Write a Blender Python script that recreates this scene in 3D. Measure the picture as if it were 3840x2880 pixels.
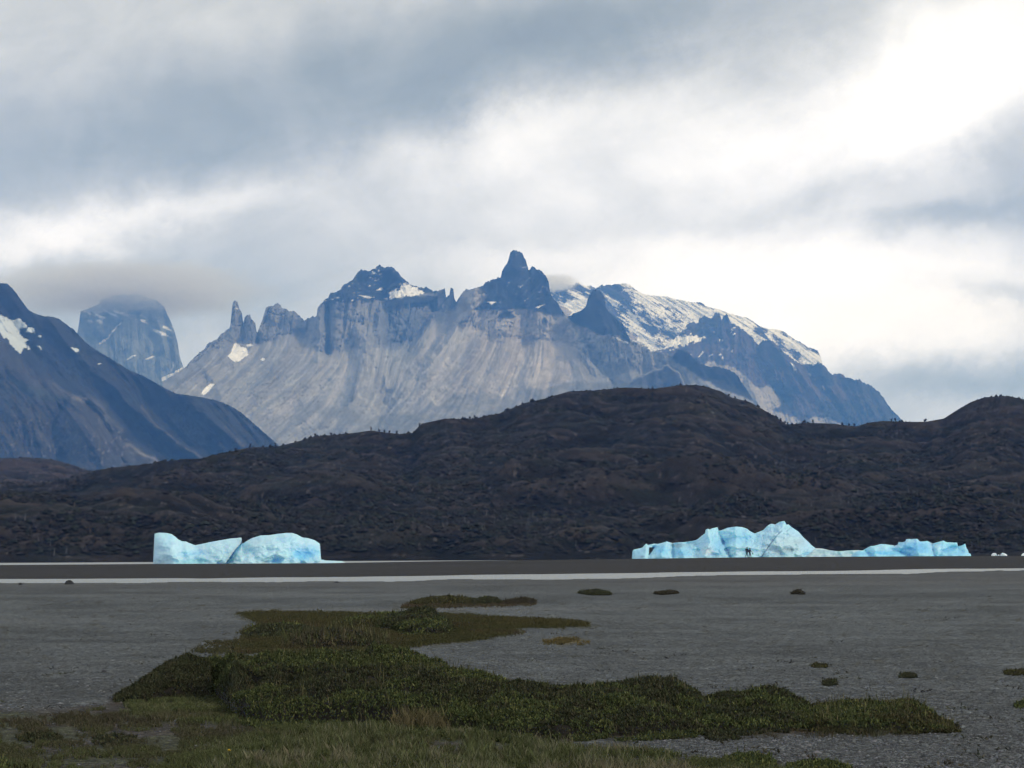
import bpy, math, random
import numpy as np
from mathutils import Matrix, Vector

random.seed(7)
RNG = np.random.default_rng(7)
scene = bpy.context.scene
for o in list(bpy.data.objects):
    bpy.data.objects.remove(o)

# ------------------------------------------------------------------ camera
FOC = 7700.0                      # focal length in pixels of the 3840 wide photograph
HC = 2.0                          # eye height above the gravel plain
PITCH = math.atan(640.0 / FOC)
ROLL = math.atan(0.005)
CAM = np.array([0.0, 0.0, HC])
_F = np.array([0, math.cos(PITCH), math.sin(PITCH)])
_R0 = np.array([1.0, 0, 0]); _U0 = np.array([0, -math.sin(PITCH), math.cos(PITCH)])
_R = _R0 * math.cos(ROLL) - _U0 * math.sin(ROLL)
_U = _U0 * math.cos(ROLL) + _R0 * math.sin(ROLL)
cam_data = bpy.data.cameras.new("camera")
cam_data.sensor_width = 36.0
cam_data.lens = FOC / 3840.0 * 36.0
cam_data.clip_start = 0.5
cam_data.clip_end = 90000.0
cam = bpy.data.objects.new("camera", cam_data)
scene.collection.objects.link(cam)
cam.matrix_world = Matrix(((_R[0], _U[0], -_F[0], CAM[0]), (_R[1], _U[1], -_F[1], CAM[1]),
                           (_R[2], _U[2], -_F[2], CAM[2]), (0, 0, 0, 1)))
scene.camera = cam

def hor(x):
    return 2080.0 + (1920.0 - np.asarray(x, float)) * 0.005

def P(x, y, Y):
    """world point at forward distance Y seen at pixel x, y of the photograph"""
    x = np.asarray(x, float)[..., None]; y = np.asarray(y, float)[..., None]; Y = np.asarray(Y, float)[..., None]
    d = _F + _R * ((x - 1920.0) / FOC) + _U * ((1440.0 - y) / FOC)
    return CAM + d * (Y / d[..., 1:2])

def ground_dist(x, y, z=0.0):
    return (HC - z) * FOC / np.maximum(np.asarray(y, float) - hor(x), 0.5)

def elev_z(x, y, Y):
    return P(x, y, Y)[..., 2]

def project(p):
    d = p - CAM
    w = d @ _F
    return 1920 + FOC * (d @ _R) / w, 1440 - FOC * (d @ _U) / w

# ------------------------------------------------------------------ node helpers
class NT:
    def __init__(s, tree):
        s.t = tree; tree.nodes.clear()
    def n(s, kind, **kw):
        nd = s.t.nodes.new(kind)
        for k, v in kw.items():
            if k.startswith("i_"):
                nd.inputs[k[2:].replace("_", " ")].default_value = v
            else:
                setattr(nd, k, v)
        return nd
    def l(s, a, b):
        s.t.links.new(a, b)
    def math(s, op, a, b=None, c=None, clamp=False):
        nd = s.n("ShaderNodeMath", operation=op, use_clamp=clamp)
        for i, v in enumerate((a, b, c)):
            if v is None: continue
            if isinstance(v, (int, float)): nd.inputs[i].default_value = v
            else: s.l(v, nd.inputs[i])
        return nd.outputs[0]
    def mix(s, f, a, b, blend="MIX"):
        nd = s.n("ShaderNodeMix", data_type="RGBA", blend_type=blend)
        for sock, v in ((nd.inputs[0], f), (nd.inputs[6], a), (nd.inputs[7], b)):
            if isinstance(v, (int, float)): sock.default_value = v
            elif isinstance(v, tuple): sock.default_value = v if len(v) == 4 else (*v, 1)
            else: s.l(v, sock)
        return nd.outputs[2]
    def ramp(s, f, stops, interp="LINEAR"):
        nd = s.n("ShaderNodeValToRGB")
        cr = nd.color_ramp; cr.interpolation = interp
        while len(cr.elements) > 1: cr.elements.remove(cr.elements[-1])
        for i, (p, c) in enumerate(stops):
            e = cr.elements[0] if i == 0 else cr.elements.new(p)
            e.position = p; e.color = (*c, 1) if len(c) == 3 else c
        s.l(f, nd.inputs[0])
        return nd.outputs[0]
    def noise(s, vec, scale, detail=4, rough=0.55, dist=0.0, out=0):
        nd = s.n("ShaderNodeTexNoise")
        nd.inputs["Scale"].default_value = scale; nd.inputs["Detail"].default_value = detail
        nd.inputs["Roughness"].default_value = rough; nd.inputs["Distortion"].default_value = dist
        if vec is not None: s.l(vec, nd.inputs["Vector"])
        return nd.outputs[out]

# ------------------------------------------------------------------ sky (world)
world = bpy.data.worlds.new("World"); scene.world = world; world.use_nodes = True
SUN_DIR = Vector((0.80, -0.48, 0.52)).normalized()      # towards the sun: right, a little behind us
w = NT(world.node_tree)
w_out = w.n("ShaderNodeOutputWorld"); w_bg = w.n("ShaderNodeBackground")
w.l(w_bg.outputs[0], w_out.inputs[0])
nish = w.n("ShaderNodeTexSky", sky_type="NISHITA", sun_disc=False)
nish.sun_elevation = math.asin(SUN_DIR.z)
nish.sun_rotation = math.atan2(SUN_DIR.x, SUN_DIR.y)
tc = w.n("ShaderNodeTexCoord")
sep = w.n("ShaderNodeSeparateXYZ"); w.l(tc.outputs["Generated"], sep.inputs[0])
az = w.math("ARCTAN2", sep.outputs[0], sep.outputs[1])
el = w.math("ARCSINE", sep.outputs[2])
comb = w.n("ShaderNodeCombineXYZ"); w.l(az, comb.inputs[0]); w.l(el, comb.inputs[1])
# slow warp so that the cloud banks have torn edges
warp = w.noise(comb.outputs[0], 8.0, 9, 0.62, out=1)
vsub = w.n("ShaderNodeVectorMath", operation="SUBTRACT"); w.l(warp, vsub.inputs[0]); vsub.inputs[1].default_value = (.5, .5, .5)
vsc = w.n("ShaderNodeVectorMath", operation="MULTIPLY"); w.l(vsub.outputs[0], vsc.inputs[0]); vsc.inputs[1].default_value = (.13, .075, 0)
vadd = w.n("ShaderNodeVectorMath", operation="ADD"); w.l(comb.outputs[0], vadd.inputs[0]); w.l(vsc.outputs[0], vadd.inputs[1])
wc = vadd.outputs[0]
def blob(cx, cy, rx, ry, ang, dv):
    d = _F + _R * ((cx - 1920.0) / FOC) + _U * ((1440.0 - cy) / FOC)
    d = d / np.linalg.norm(d)
    a0, e0 = math.atan2(d[0], d[1]), math.asin(d[2])
    s1 = w.n("ShaderNodeVectorMath", operation="SUBTRACT"); w.l(wc, s1.inputs[0]); s1.inputs[1].default_value = (a0, e0, 0)
    r1 = w.n("ShaderNodeVectorRotate", rotation_type="Z_AXIS"); w.l(s1.outputs[0], r1.inputs["Vector"]); r1.inputs["Angle"].default_value = -math.radians(ang)
    m1 = w.n("ShaderNodeVectorMath", operation="MULTIPLY"); w.l(r1.outputs[0], m1.inputs[0]); m1.inputs[1].default_value = (FOC / rx, FOC / ry, 0)
    dd = w.n("ShaderNodeVectorMath", operation="DOT_PRODUCT"); w.l(m1.outputs[0], dd.inputs[0]); w.l(m1.outputs[0], dd.inputs[1])
    ex = w.math("EXPONENT", w.math("MULTIPLY", dd.outputs["Value"], -1.0))
    return w.math("MULTIPLY", ex, dv)
BLOBS = [
    (1050, 400, 1500, 210, 13, -.22), (1250, 480, 520, 120, 14, -.06), (2050, 110, 700, 170, 12, -.14),
    (250, 40, 700, 150, 4, .05), (1150, 20, 420, 110, 0, .06),
    (2950, 520, 1250, 260, 15, .34), (3640, 190, 560, 330, 25, .36), (3000, 1180, 1100, 320, 0, .50),
    (150, 900, 430, 110, 10, .32), (700, 815, 360, 60, 12, .12), (1950, 470, 700, 120, 14, .24),
    (2250, 840, 800, 130, 14, -.12), (2900, 790, 500, 60, 12, -.12), (700, 660, 500, 70, 14, -.07), (900, 1020, 1100, 110, 6, -.07), (650, 1190, 900, 110, 0, -.15),
    (3560, 790, 420, 60, 10, -.24), (3830, 470, 150, 220, 10, -.12), (3750, 1060, 260, 40, 0, -.20),
    (3600, 1420, 520, 90, 3, -.34), (3650, 1500, 700, 60, 0, -.10), (1780, 650, 300, 60, 20, .08), (1950, 1000, 500, 70, 8, .10),
]
tot = None
for b in BLOBS:
    v = blob(*b)
    tot = v if tot is None else w.math("ADD", tot, v)
# general overcast texture, continuing all round
rot = w.n("ShaderNodeVectorRotate", rotation_type="Z_AXIS"); w.l(comb.outputs[0], rot.inputs["Vector"]); rot.inputs["Angle"].default_value = -math.radians(13)
st = w.n("ShaderNodeVectorMath", operation="MULTIPLY"); w.l(rot.outputs[0], st.inputs[0]); st.inputs[1].default_value = (1.0, 2.8, 1.0)
n1 = w.noise(st.outputs[0], 11.0, 10, 0.62, 0.5)
n3 = w.noise(comb.outputs[0], 16.0, 9, 0.60, 0.6)
n2 = w.noise(st.outputs[0], 3.2, 4, 0.5, 0.2)
tex = w.math("MULTIPLY_ADD", w.math("SUBTRACT", n1, 0.5), 0.26, w.math("MULTIPLY", w.math("SUBTRACT", n2, 0.5), 0.28))
tex = w.math("MULTIPLY_ADD", w.math("SUBTRACT", n3, 0.5), 0.34, tex)
lum = w.math("ADD", w.math("ADD", tot, 0.60), tex)
lumn = w.math("MULTIPLY", lum, 1 / 1.4)
cloud = w.ramp(lumn, [(0.12, (.24, .275, .28)), (0.25, (.34, .385, .385)), (0.36, (.485, .525, .54)), (0.46, (.645, .68, .695)),
                      (0.56, (.86, .895, .93)), (0.68, (1.14, 1.17, 1.22)), (1.0, (1.5, 1.54, 1.62))])
# long paths through the low air take blue out of the far clouds' light; the far deck itself is cooler
lowf = w.n("ShaderNodeMapRange", interpolation_type="SMOOTHSTEP"); w.l(el, lowf.inputs[0])
lowf.inputs[1].default_value = 0.0; lowf.inputs[2].default_value = 0.30; lowf.inputs[3].default_value = 1.0; lowf.inputs[4].default_value = 0.0
cloud = w.mix(lowf.outputs[0], cloud, w.mix(1.0, cloud, (.99, 1.12, 1.70), "MULTIPLY"))
nmul = w.mix(1.0, nish.outputs[0], (.10, .10, .10), "MULTIPLY")
skyc = w.mix(0.95, nmul, cloud)
w.l(skyc, w_bg.inputs[0]); w_bg.inputs[1].default_value = 1.0

# ------------------------------------------------------------------ sun through thin cloud
sd = bpy.data.lights.new("sun", "SUN"); sd.energy = 1.5; sd.angle = math.radians(10); sd.color = (1.0, 0.95, 0.88)
sun = bpy.data.objects.new("sun", sd); scene.collection.objects.link(sun)
sun.location = (0, 0, 3000); sun.rotation_euler = (-SUN_DIR).to_track_quat('-Z', 'Y').to_euler()

scene.view_settings.view_transform = "Standard"; scene.view_settings.look = "None"
scene.view_settings.exposure = 0.0; scene.view_settings.gamma = 1.0
scene.view_settings.use_curve_mapping = False
scene.cycles.volume_bounces = 2
scene.cycles.max_bounces = 6
scene.cycles.diffuse_bounces = 2
scene.cycles.use_denoising = True
scene.cycles.denoising_input_passes = 'RGB'      # keeps more of the rock detail seen through the haze

# ------------------------------------------------------------------ numpy helpers
_tab = RNG.random((512, 512)).astype(np.float32)
def vnoise(x, y, seed=0):
    x = np.asarray(x, float) + seed * 37.17; y = np.asarray(y, float) + seed * 91.73
    xi = np.floor(x).astype(int); yi = np.floor(y).astype(int)
    fx = x - xi; fy = y - yi
    fx = fx * fx * fx * (fx * (fx * 6 - 15) + 10); fy = fy * fy * fy * (fy * (fy * 6 - 15) + 10)
    a = _tab[xi & 511, yi & 511]; b = _tab[(xi + 1) & 511, yi & 511]
    c = _tab[xi & 511, (yi + 1) & 511]; d = _tab[(xi + 1) & 511, (yi + 1) & 511]
    return (a * (1 - fx) + b * fx) * (1 - fy) + (c * (1 - fx) + d * fx) * fy
def fbm(x, y, o=5, seed=0, g=0.5, lac=2.03):
    s = 0; a = 1; t = 0
    x = np.asarray(x, float); y = np.asarray(y, float)
    for k in range(o):
        s = s + a * vnoise(x, y, seed + k * 5); t += a; a *= g
        x, y = (x * .8 - y * .6) * lac, (x * .6 + y * .8) * lac
    return s / t - 0.5
def ridged(x, y, o=5, seed=0, g=0.55):
    s = 0; a = 1; t = 0
    x = np.asarray(x, float); y = np.asarray(y, float)
    for k in range(o):
        s = s + a * (1 - np.abs(2 * vnoise(x, y, seed + k * 5) - 1)); t += a; a *= g
        x, y = (x * .8 - y * .6) * 2.07, (x * .6 + y * .8) * 2.07
    return s / t
def box(a, r, ax):
    if r < 1: return a
    pad = [(0, 0)] * a.ndim; pad[ax] = (r + 1, r)
    c = np.cumsum(np.pad(a, pad, mode="edge"), axis=ax)
    n = a.shape[ax]
    hi = np.take(c, np.arange(2 * r + 1, 2 * r + 1 + n), axis=ax); lo = np.take(c, np.arange(0, n), axis=ax)
    return (hi - lo) / (2 * r + 1)
def blur(a, rx, ry=None, it=2):
    ry = rx if ry is None else ry
    for _ in range(it):
        a = box(a, int(rx), 1); a = box(a, int(ry), 0)
    return a
def in_poly(X, Y, pts):
    ins = np.zeros(X.shape, bool); n = len(pts)
    for i in range(n):
        x1, y1 = pts[i]; x2, y2 = pts[(i + 1) % n]
        if y1 == y2: continue
        c = ((y1 > Y) != (y2 > Y)) & (X < (x2 - x1) * (Y - y1) / (y2 - y1) + x1)
        ins ^= c
    return ins
def line_dist(X, Y, pts):
    """distance to a polyline and the side (sign) of its nearest segment"""
    best = np.full(X.shape, 1e9); side = np.zeros(X.shape)
    for (x1, y1), (x2, y2) in zip(pts[:-1], pts[1:]):
        dx, dy = x2 - x1, y2 - y1; L = dx * dx + dy * dy + 1e-9
        t = np.clip(((X - x1) * dx + (Y - y1) * dy) / L, 0, 1)
        px, py = X - x1 - t * dx, Y - y1 - t * dy
        d = np.hypot(px, py); m = d < best
        best = np.where(m, d, best); side = np.where(m, np.sign(dx * (Y - y1) - dy * (X - x1)), side)
    return best, side
def smooth(x, a, b):
    t = np.clip((x - a) / (b - a), 0, 1); return t * t * (3 - 2 * t)
def lerp3(a, b, m):
    return a + (np.asarray(b) - a) * m[..., None]
def zc(x0, y0, s, pts):
    return [(x0 + px / s, y0 + py / s) for px, py in pts]
def Z1(p): return zc(0, 900, 1.7015, p)
def Z2(p): return zc(1000, 900, 1.7015, p)
def Z3(p): return zc(1900, 900, 2.212, p)
def Z4(p): return zc(2600, 1000, 1.784, p)
def ZL(p): return zc(500, 1950, 2.633, p)
def ZR(p): return zc(2300, 1920, 2.633, p)
def ZS(p): return zc(3000, 1920, 2.633, p)
def DV(p): return zc(0, 0, 0.576, p)

# ------------------------------------------------------------------ materials
def new_mat(name):
    m = bpy.data.materials.new(name); m.use_nodes = True
    return m, NT(m.node_tree)
def principled(t, color, rough=0.9, bump=None, bstr=0.4, bdist=1.0, spec=0.3):
    out = t.n("ShaderNodeOutputMaterial"); b = t.n("ShaderNodeBsdfPrincipled")
    t.l(b.outputs[0], out.inputs[0])
    if isinstance(color, tuple): b.inputs["Base Color"].default_value = (*color, 1)
    else: t.l(color, b.inputs["Base Color"])
    if isinstance(rough, float): b.inputs["Roughness"].default_value = rough
    else: t.l(rough, b.inputs["Roughness"])
    b.inputs["Specular IOR Level"].default_value = spec
    if bump is not None:
        bn = t.n("ShaderNodeBump"); bn.inputs["Strength"].default_value = bstr; bn.inputs["Distance"].default_value = bdist
        t.l(bump, bn.inputs["Height"]); t.l(bn.outputs[0], b.inputs["Normal"])
    return b
def attr_mat(name, scale, amt, rough=0.9, bstr=0.4, bdist=1.0, spec=0.25, detail=5, bscale=None):
    """surface whose own colour is stored per vertex, with procedural grain and relief"""
    m, t = new_mat(name)
    a = t.n("ShaderNodeAttribute", attribute_name="albedo")
    geo = t.n("ShaderNodeNewGeometry")
    n = t.noise(geo.outputs["Position"], scale, detail, 0.65)
    f = t.math("MULTIPLY_ADD", t.math("SUBTRACT", n, 0.5), amt, 1.0)
    c = t.n("ShaderNodeVectorMath", operation="SCALE"); t.l(a.outputs["Color"], c.inputs[0]); t.l(f, c.inputs["Scale"])
    nb = t.noise(geo.outputs["Position"], bscale or scale, detail, 0.65)
    principled(t, c.outputs[0], rough, nb, bstr, bdist, spec)
    return m
M_ROCK = attr_mat("weathered_rock", 0.012, 0.55, 0.92, 0.5, 14.0)
M_HILL = attr_mat("hill_scrub_and_rock", 0.10, 1.3, 0.95, 0.9, 4.0, detail=8)
M_LEAF = attr_mat("leaves", 3.0, 0.5, 0.75, 0.0, 0.01, 0.2)
M_STONE = attr_mat("stone", 30.0, 0.3, 0.85, 0.2, 0.004, 0.3)

# ------------------------------------------------------------------ mesh helpers
def make_mesh(name, V, Q, mat, albedo=None, smooth_shade=True, parent=None, tri=False):
    me = bpy.data.meshes.new(name)
    V = np.ascontiguousarray(V, np.float32); Q = np.ascontiguousarray(Q, np.int32)
    k = Q.shape[1]
    me.vertices.add(len(V)); me.vertices.foreach_set("co", V.ravel())
    me.loops.add(Q.size); me.loops.foreach_set("vertex_index", Q.ravel())
    me.polygons.add(len(Q)); me.polygons.foreach_set("loop_start", np.arange(0, Q.size, k, dtype=np.int32))
    try: me.polygons.foreach_set("loop_total", np.full(len(Q), k, np.int32))
    except Exception: pass
    me.polygons.foreach_set("use_smooth", np.full(len(Q), smooth_shade))
    if albedo is not None:
        at = me.attributes.new("albedo", "FLOAT_COLOR", "POINT")
        c = np.ones((len(V), 4), np.float32); c[:, :3] = np.clip(albedo, 0, 0.95)
        at.data.foreach_set("color", c.ravel())
    me.update(calc_edges=True); me.validate()
    me.materials.append(mat)
    o = bpy.data.objects.new(name, me); scene.collection.objects.link(o)
    if parent is not None: o.parent = parent
    return o
def grid_quads(nr, nc, keep=None):
    i = np.arange(nr * nc).reshape(nr, nc)
    q = np.stack([i[:-1, :-1], i[:-1, 1:], i[1:, 1:], i[1:, :-1]], -1).reshape(-1, 4)
    if keep is not None: q = q[keep.reshape(-1)]
    return q
def tag(o, label=None, cat=None, group=None, kind=None):
    if label: o["label"] = label
    if cat: o["category"] = cat
    if group: o["group"] = group
    if kind: o["kind"] = kind
    return o
def empty(name, loc):
    o = bpy.data.objects.new(name, None); scene.collection.objects.link(o)
    o.location = loc; o.empty_display_size = 0.2
    return o

# ------------------------------------------------------------------ relief layers (mountains)
class Raster:
    def __init__(s, x0, x1, y0, y1, step):
        s.x0, s.y0, s.step = x0, y0, step
        s.nx = int((x1 - x0) / step) + 1; s.ny = int((y1 - y0) / step) + 1
        s.X, s.Y = np.meshgrid(x0 + np.arange(s.nx) * step, y0 + np.arange(s.ny) * step)
    def sample(s, A, x, y):
        u = np.clip((x - s.x0) / s.step, 0, s.nx - 1.001); v = np.clip((y - s.y0) / s.step, 0, s.ny - 1.001)
        i = u.astype(int); j = v.astype(int); fu = u - i; fv = v - j
        if A.ndim == 3: fu = fu[..., None]; fv = fv[..., None]
        return (A[j, i] * (1 - fu) + A[j, i + 1] * fu) * (1 - fv) + (A[j + 1, i] * (1 - fu) + A[j + 1, i + 1] * fu) * fv
    def poly(s, pts, soft=2, rag=5.0, seed=3, fr=0.05):
        dx = fbm(s.X * fr, s.Y * fr, 4, seed) * rag * 2; dy = fbm(s.X * fr, s.Y * fr, 4, seed + 9) * rag * 2
        m = in_poly(s.X + dx, s.Y + dy, pts).astype(float)
        return blur(m, max(1, int(soft / s.step)), it=1) if soft > 0 else m
    def field(s, ctrl, power=2.0):
        """inverse distance interpolation of (x, y, value...)"""
        c = np.array(ctrl, float); W = 0; A = 0
        for row in c:
            wgt = 1.0 / (((s.X - row[0]) ** 2 + (s.Y - row[1]) ** 2) ** (power / 2) + 400.0)
            W = W + wgt; A = A + wgt[..., None] * row[2:]
        return A / W[..., None]
    def lic(s, ctrl, cell=1.0, length=24, seed=0):
        d = s.field(ctrl); n = np.hypot(d[..., 0], d[..., 1]) + 1e-6
        ux, uy = d[..., 0] / n, d[..., 1] / n
        rg = np.random.default_rng(seed)
        N = rg.random((s.ny, s.nx))
        if cell > 1: N = blur(N, int(cell), it=2)
        acc = N.copy()
        for sg in (1, -1):
            px = np.tile(np.arange(s.nx, dtype=float), (s.ny, 1)); py = np.tile(np.arange(s.ny, dtype=float)[:, None], (1, s.nx))
            for k in range(length):
                i = np.clip(px.astype(int), 0, s.nx - 1); j = np.clip(py.astype(int), 0, s.ny - 1)
                px = px + sg * ux[j, i]; py = py + sg * uy[j, i]
                i = np.clip(px.astype(int), 0, s.nx - 1); j = np.clip(py.astype(int), 0, s.ny - 1)
                acc += N[j, i]
        acc -= acc.mean(); return acc / (acc.std() + 1e-9)
    def feature(s, pts, width, amp, asym=0.0, fade=None):
        """ridge (amp<0 towards us) or gully (amp>0) along a traced line; width in px, amp in metres"""
        dx = fbm(s.X * 0.02, s.Y * 0.02, 4, 5) * width * 0.9; dy = fbm(s.X * 0.02, s.Y * 0.02, 4, 15) * width * 0.9
        d, side = line_dist(s.X + dx, s.Y + dy, pts)
        wd = width * (1 + asym * side)
        return amp * np.exp(-(d / wd) ** 1.3)

def relief(name, R, top, Yb, cot, disp, albedo, ybot, xr, back=1.2, colstep=3.0, rowstep=3.0, mat=None, crest_rag=2.0, rag_fr=0.15, smooth_x=10, keepfn=None, backz=None):
    """a mountain face: depth is integrated up the slope, displaced by relief, and closed by a far side"""
    yb_r = R.Y[-1, 0]
    c = blur(cot, smooth_x, 1, it=2)
    Yr = Yb * np.exp(np.cumsum((c * R.step / FOC)[::-1], axis=0)[::-1])
    Yr = blur(Yr, smooth_x, 2, it=2) + disp
    xs = np.arange(xr[0], xr[1] + colstep, colstep)
    tx, ty = np.array(top).T
    yt = np.interp(xs, tx, ty) + crest_rag * (fbm(xs * rag_fr, xs * 0, 4, 31) * 2)
    yb = np.interp(xs, *np.array(ybot).T)
    yt = np.minimum(yt, yb - 2)
    nr = int(np.max(yb - yt) / rowstep) + 2
    yy = np.maximum(yb[None, :] - np.arange(nr)[:, None] * rowstep, yt[None, :]); xx = np.broadcast_to(xs, yy.shape)
    Yv = R.sample(Yr, xx, yy)
    V = P(xx, yy, Yv); A = R.sample(albedo, xx, yy)
    nb = 7
    top_row = V[-1]
    rows = []
    H = np.maximum(top_row[:, 2] - elev_z(xs, yb, Yv[0]), 1.0)
    for k in range(1, nb + 1):
        f = (k / nb) ** 1.5
        q = top_row.copy()
        q[:, 2] -= H * f * 1.0
        off = H * f * back + (10.0 if k else 0)
        sc = (q[:, 1] + off) / q[:, 1]
        q[:, 0] *= sc; q[:, 1] += off
        rows.append(q)
    V = np.concatenate([V] + [r[None] for r in rows], 0); A = np.concatenate([A] + [A[nr - 1:nr]] * nb, 0)
    keep = None
    if keepfn is not None:
        keep = np.ones((V.shape[0] - 1, V.shape[1] - 1), bool)
        keep[:nr - 1] = keepfn(xx, yy)[:-1, :-1]
    o = make_mesh(name, V.reshape(-1, 3), grid_quads(V.shape[0], V.shape[1], keep), mat or M_ROCK, A.reshape(-1, 3))
    tag(o, kind="structure")
    return o

WATER_Z = -0.15

# ================================================================== GROUND, BAR AND LAKE
EDGE_NEAR = [(-3000, 2195), (0, 2184), (300, 2184), (800, 2182), (1300, 2178), (1560, 2176), (1700, 2171), (2000, 2170), (2300, 2167), (2500, 2163), (2620, 2157), (3000, 2152), (3400, 2150), (3600, 2142), (3840, 2136), (6800, 2100)]
EDGE_FAR = [(-3000, 2190), (0, 2171), (800, 2168), (1340, 2162), (1900, 2154), (2400, 2148), (2800, 2143), (3140, 2140), (3500, 2133), (3840, 2130), (6800, 2095)]
CREST = [(-3000, 2132), (0, 2118.5), (600, 2114.5), (1200, 2112), (1600, 2105), (2000, 2100), (2400, 2095), (2800, 2089.5), (3140, 2087.5), (3500, 2085.5), (3840, 2084), (6800, 2062)]
BAR_Y = 364.0
VEG_SOIL = [(-200, 2668), (0, 2662), (230, 2652), (440, 2628), (700, 2600), (1500, 2640), (2200, 2700), (3000, 2700), (3560, 2728), (3200, 2742), (2500, 2760), (2000, 2790), (2400, 2815), (2650, 2840), (3200, 2872), (3400, 2990), (-200, 2990)]
MID_ISLE = [(880, 2440), (900, 2412), (960, 2385), (930, 2372), (1000, 2335), (905, 2300), (1000, 2293), (1400, 2300), (1700, 2305), (1900, 2318), (2100, 2330), (2215, 2343), (2100, 2350), (1880, 2352), (1925, 2372), (1800, 2392), (1600, 2410), (1350, 2436), (1100, 2445)]
FAR_ISLE = [(1490, 2276), (1560, 2262), (1800, 2258), (2000, 2258), (1990, 2266), (1780, 2270), (1560, 2280)]
OCHRE = [(2040, 2400), (2090, 2390), (2180, 2394), (2200, 2408), (2120, 2418), (2060, 2412)]

def ground_z(X, Y):
    """height of the plain and the bar; X, Y world"""
    X = np.asarray(X, float); Y = np.asarray(Y, float)
    xp = 1920 + FOC * X / np.maximum(Y, 1.0)
    dn = ground_dist(xp, np.interp(xp, *np.array(EDGE_NEAR).T) + 7 * fbm(xp * .006, 0 * xp, 5, 211), WATER_Z)
    df = ground_dist(xp, np.interp(xp, *np.array(EDGE_FAR).T) + 2.5 * fbm(xp * .005, 0 * xp, 4, 212), WATER_Z)
    zcst = HC - (np.interp(xp, *np.array(CREST).T) - hor(xp)) * BAR_Y / FOC
    plain = 0.05 * fbm(X * 0.07, Y * 0.05, 4, 3) * smooth(Y, 14, 40) + 0.02 * fbm(X * .6, Y * .6, 3, 8)
    plain = plain * (1 - smooth(Y, dn * .6, dn * .8))
    z = np.where(Y < dn, plain + (WATER_Z + 0.0) * smooth(Y, dn * 0.72, dn), WATER_Z)
    mid = (dn + df) / 2
    z = np.where((Y >= dn) & (Y < df), WATER_Z - 0.25 * np.sin(np.clip((Y - dn) / np.maximum(df - dn, 1e-3), 0, 1) * np.pi) - 0.004, z)
    bar = WATER_Z + (zcst - WATER_Z) * smooth(Y, df - 20, BAR_Y) ** 0.8
    bar = WATER_Z + (zcst - WATER_Z) * np.clip((Y - df) / (BAR_Y - df), 0, 1) ** 0.85
    z = np.where((Y >= df) & (Y < BAR_Y), bar, z)
    z = np.where(Y >= BAR_Y, zcst - (zcst + 4.0) * smooth(Y, BAR_Y, BAR_Y + 70), z)
    return z

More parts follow.
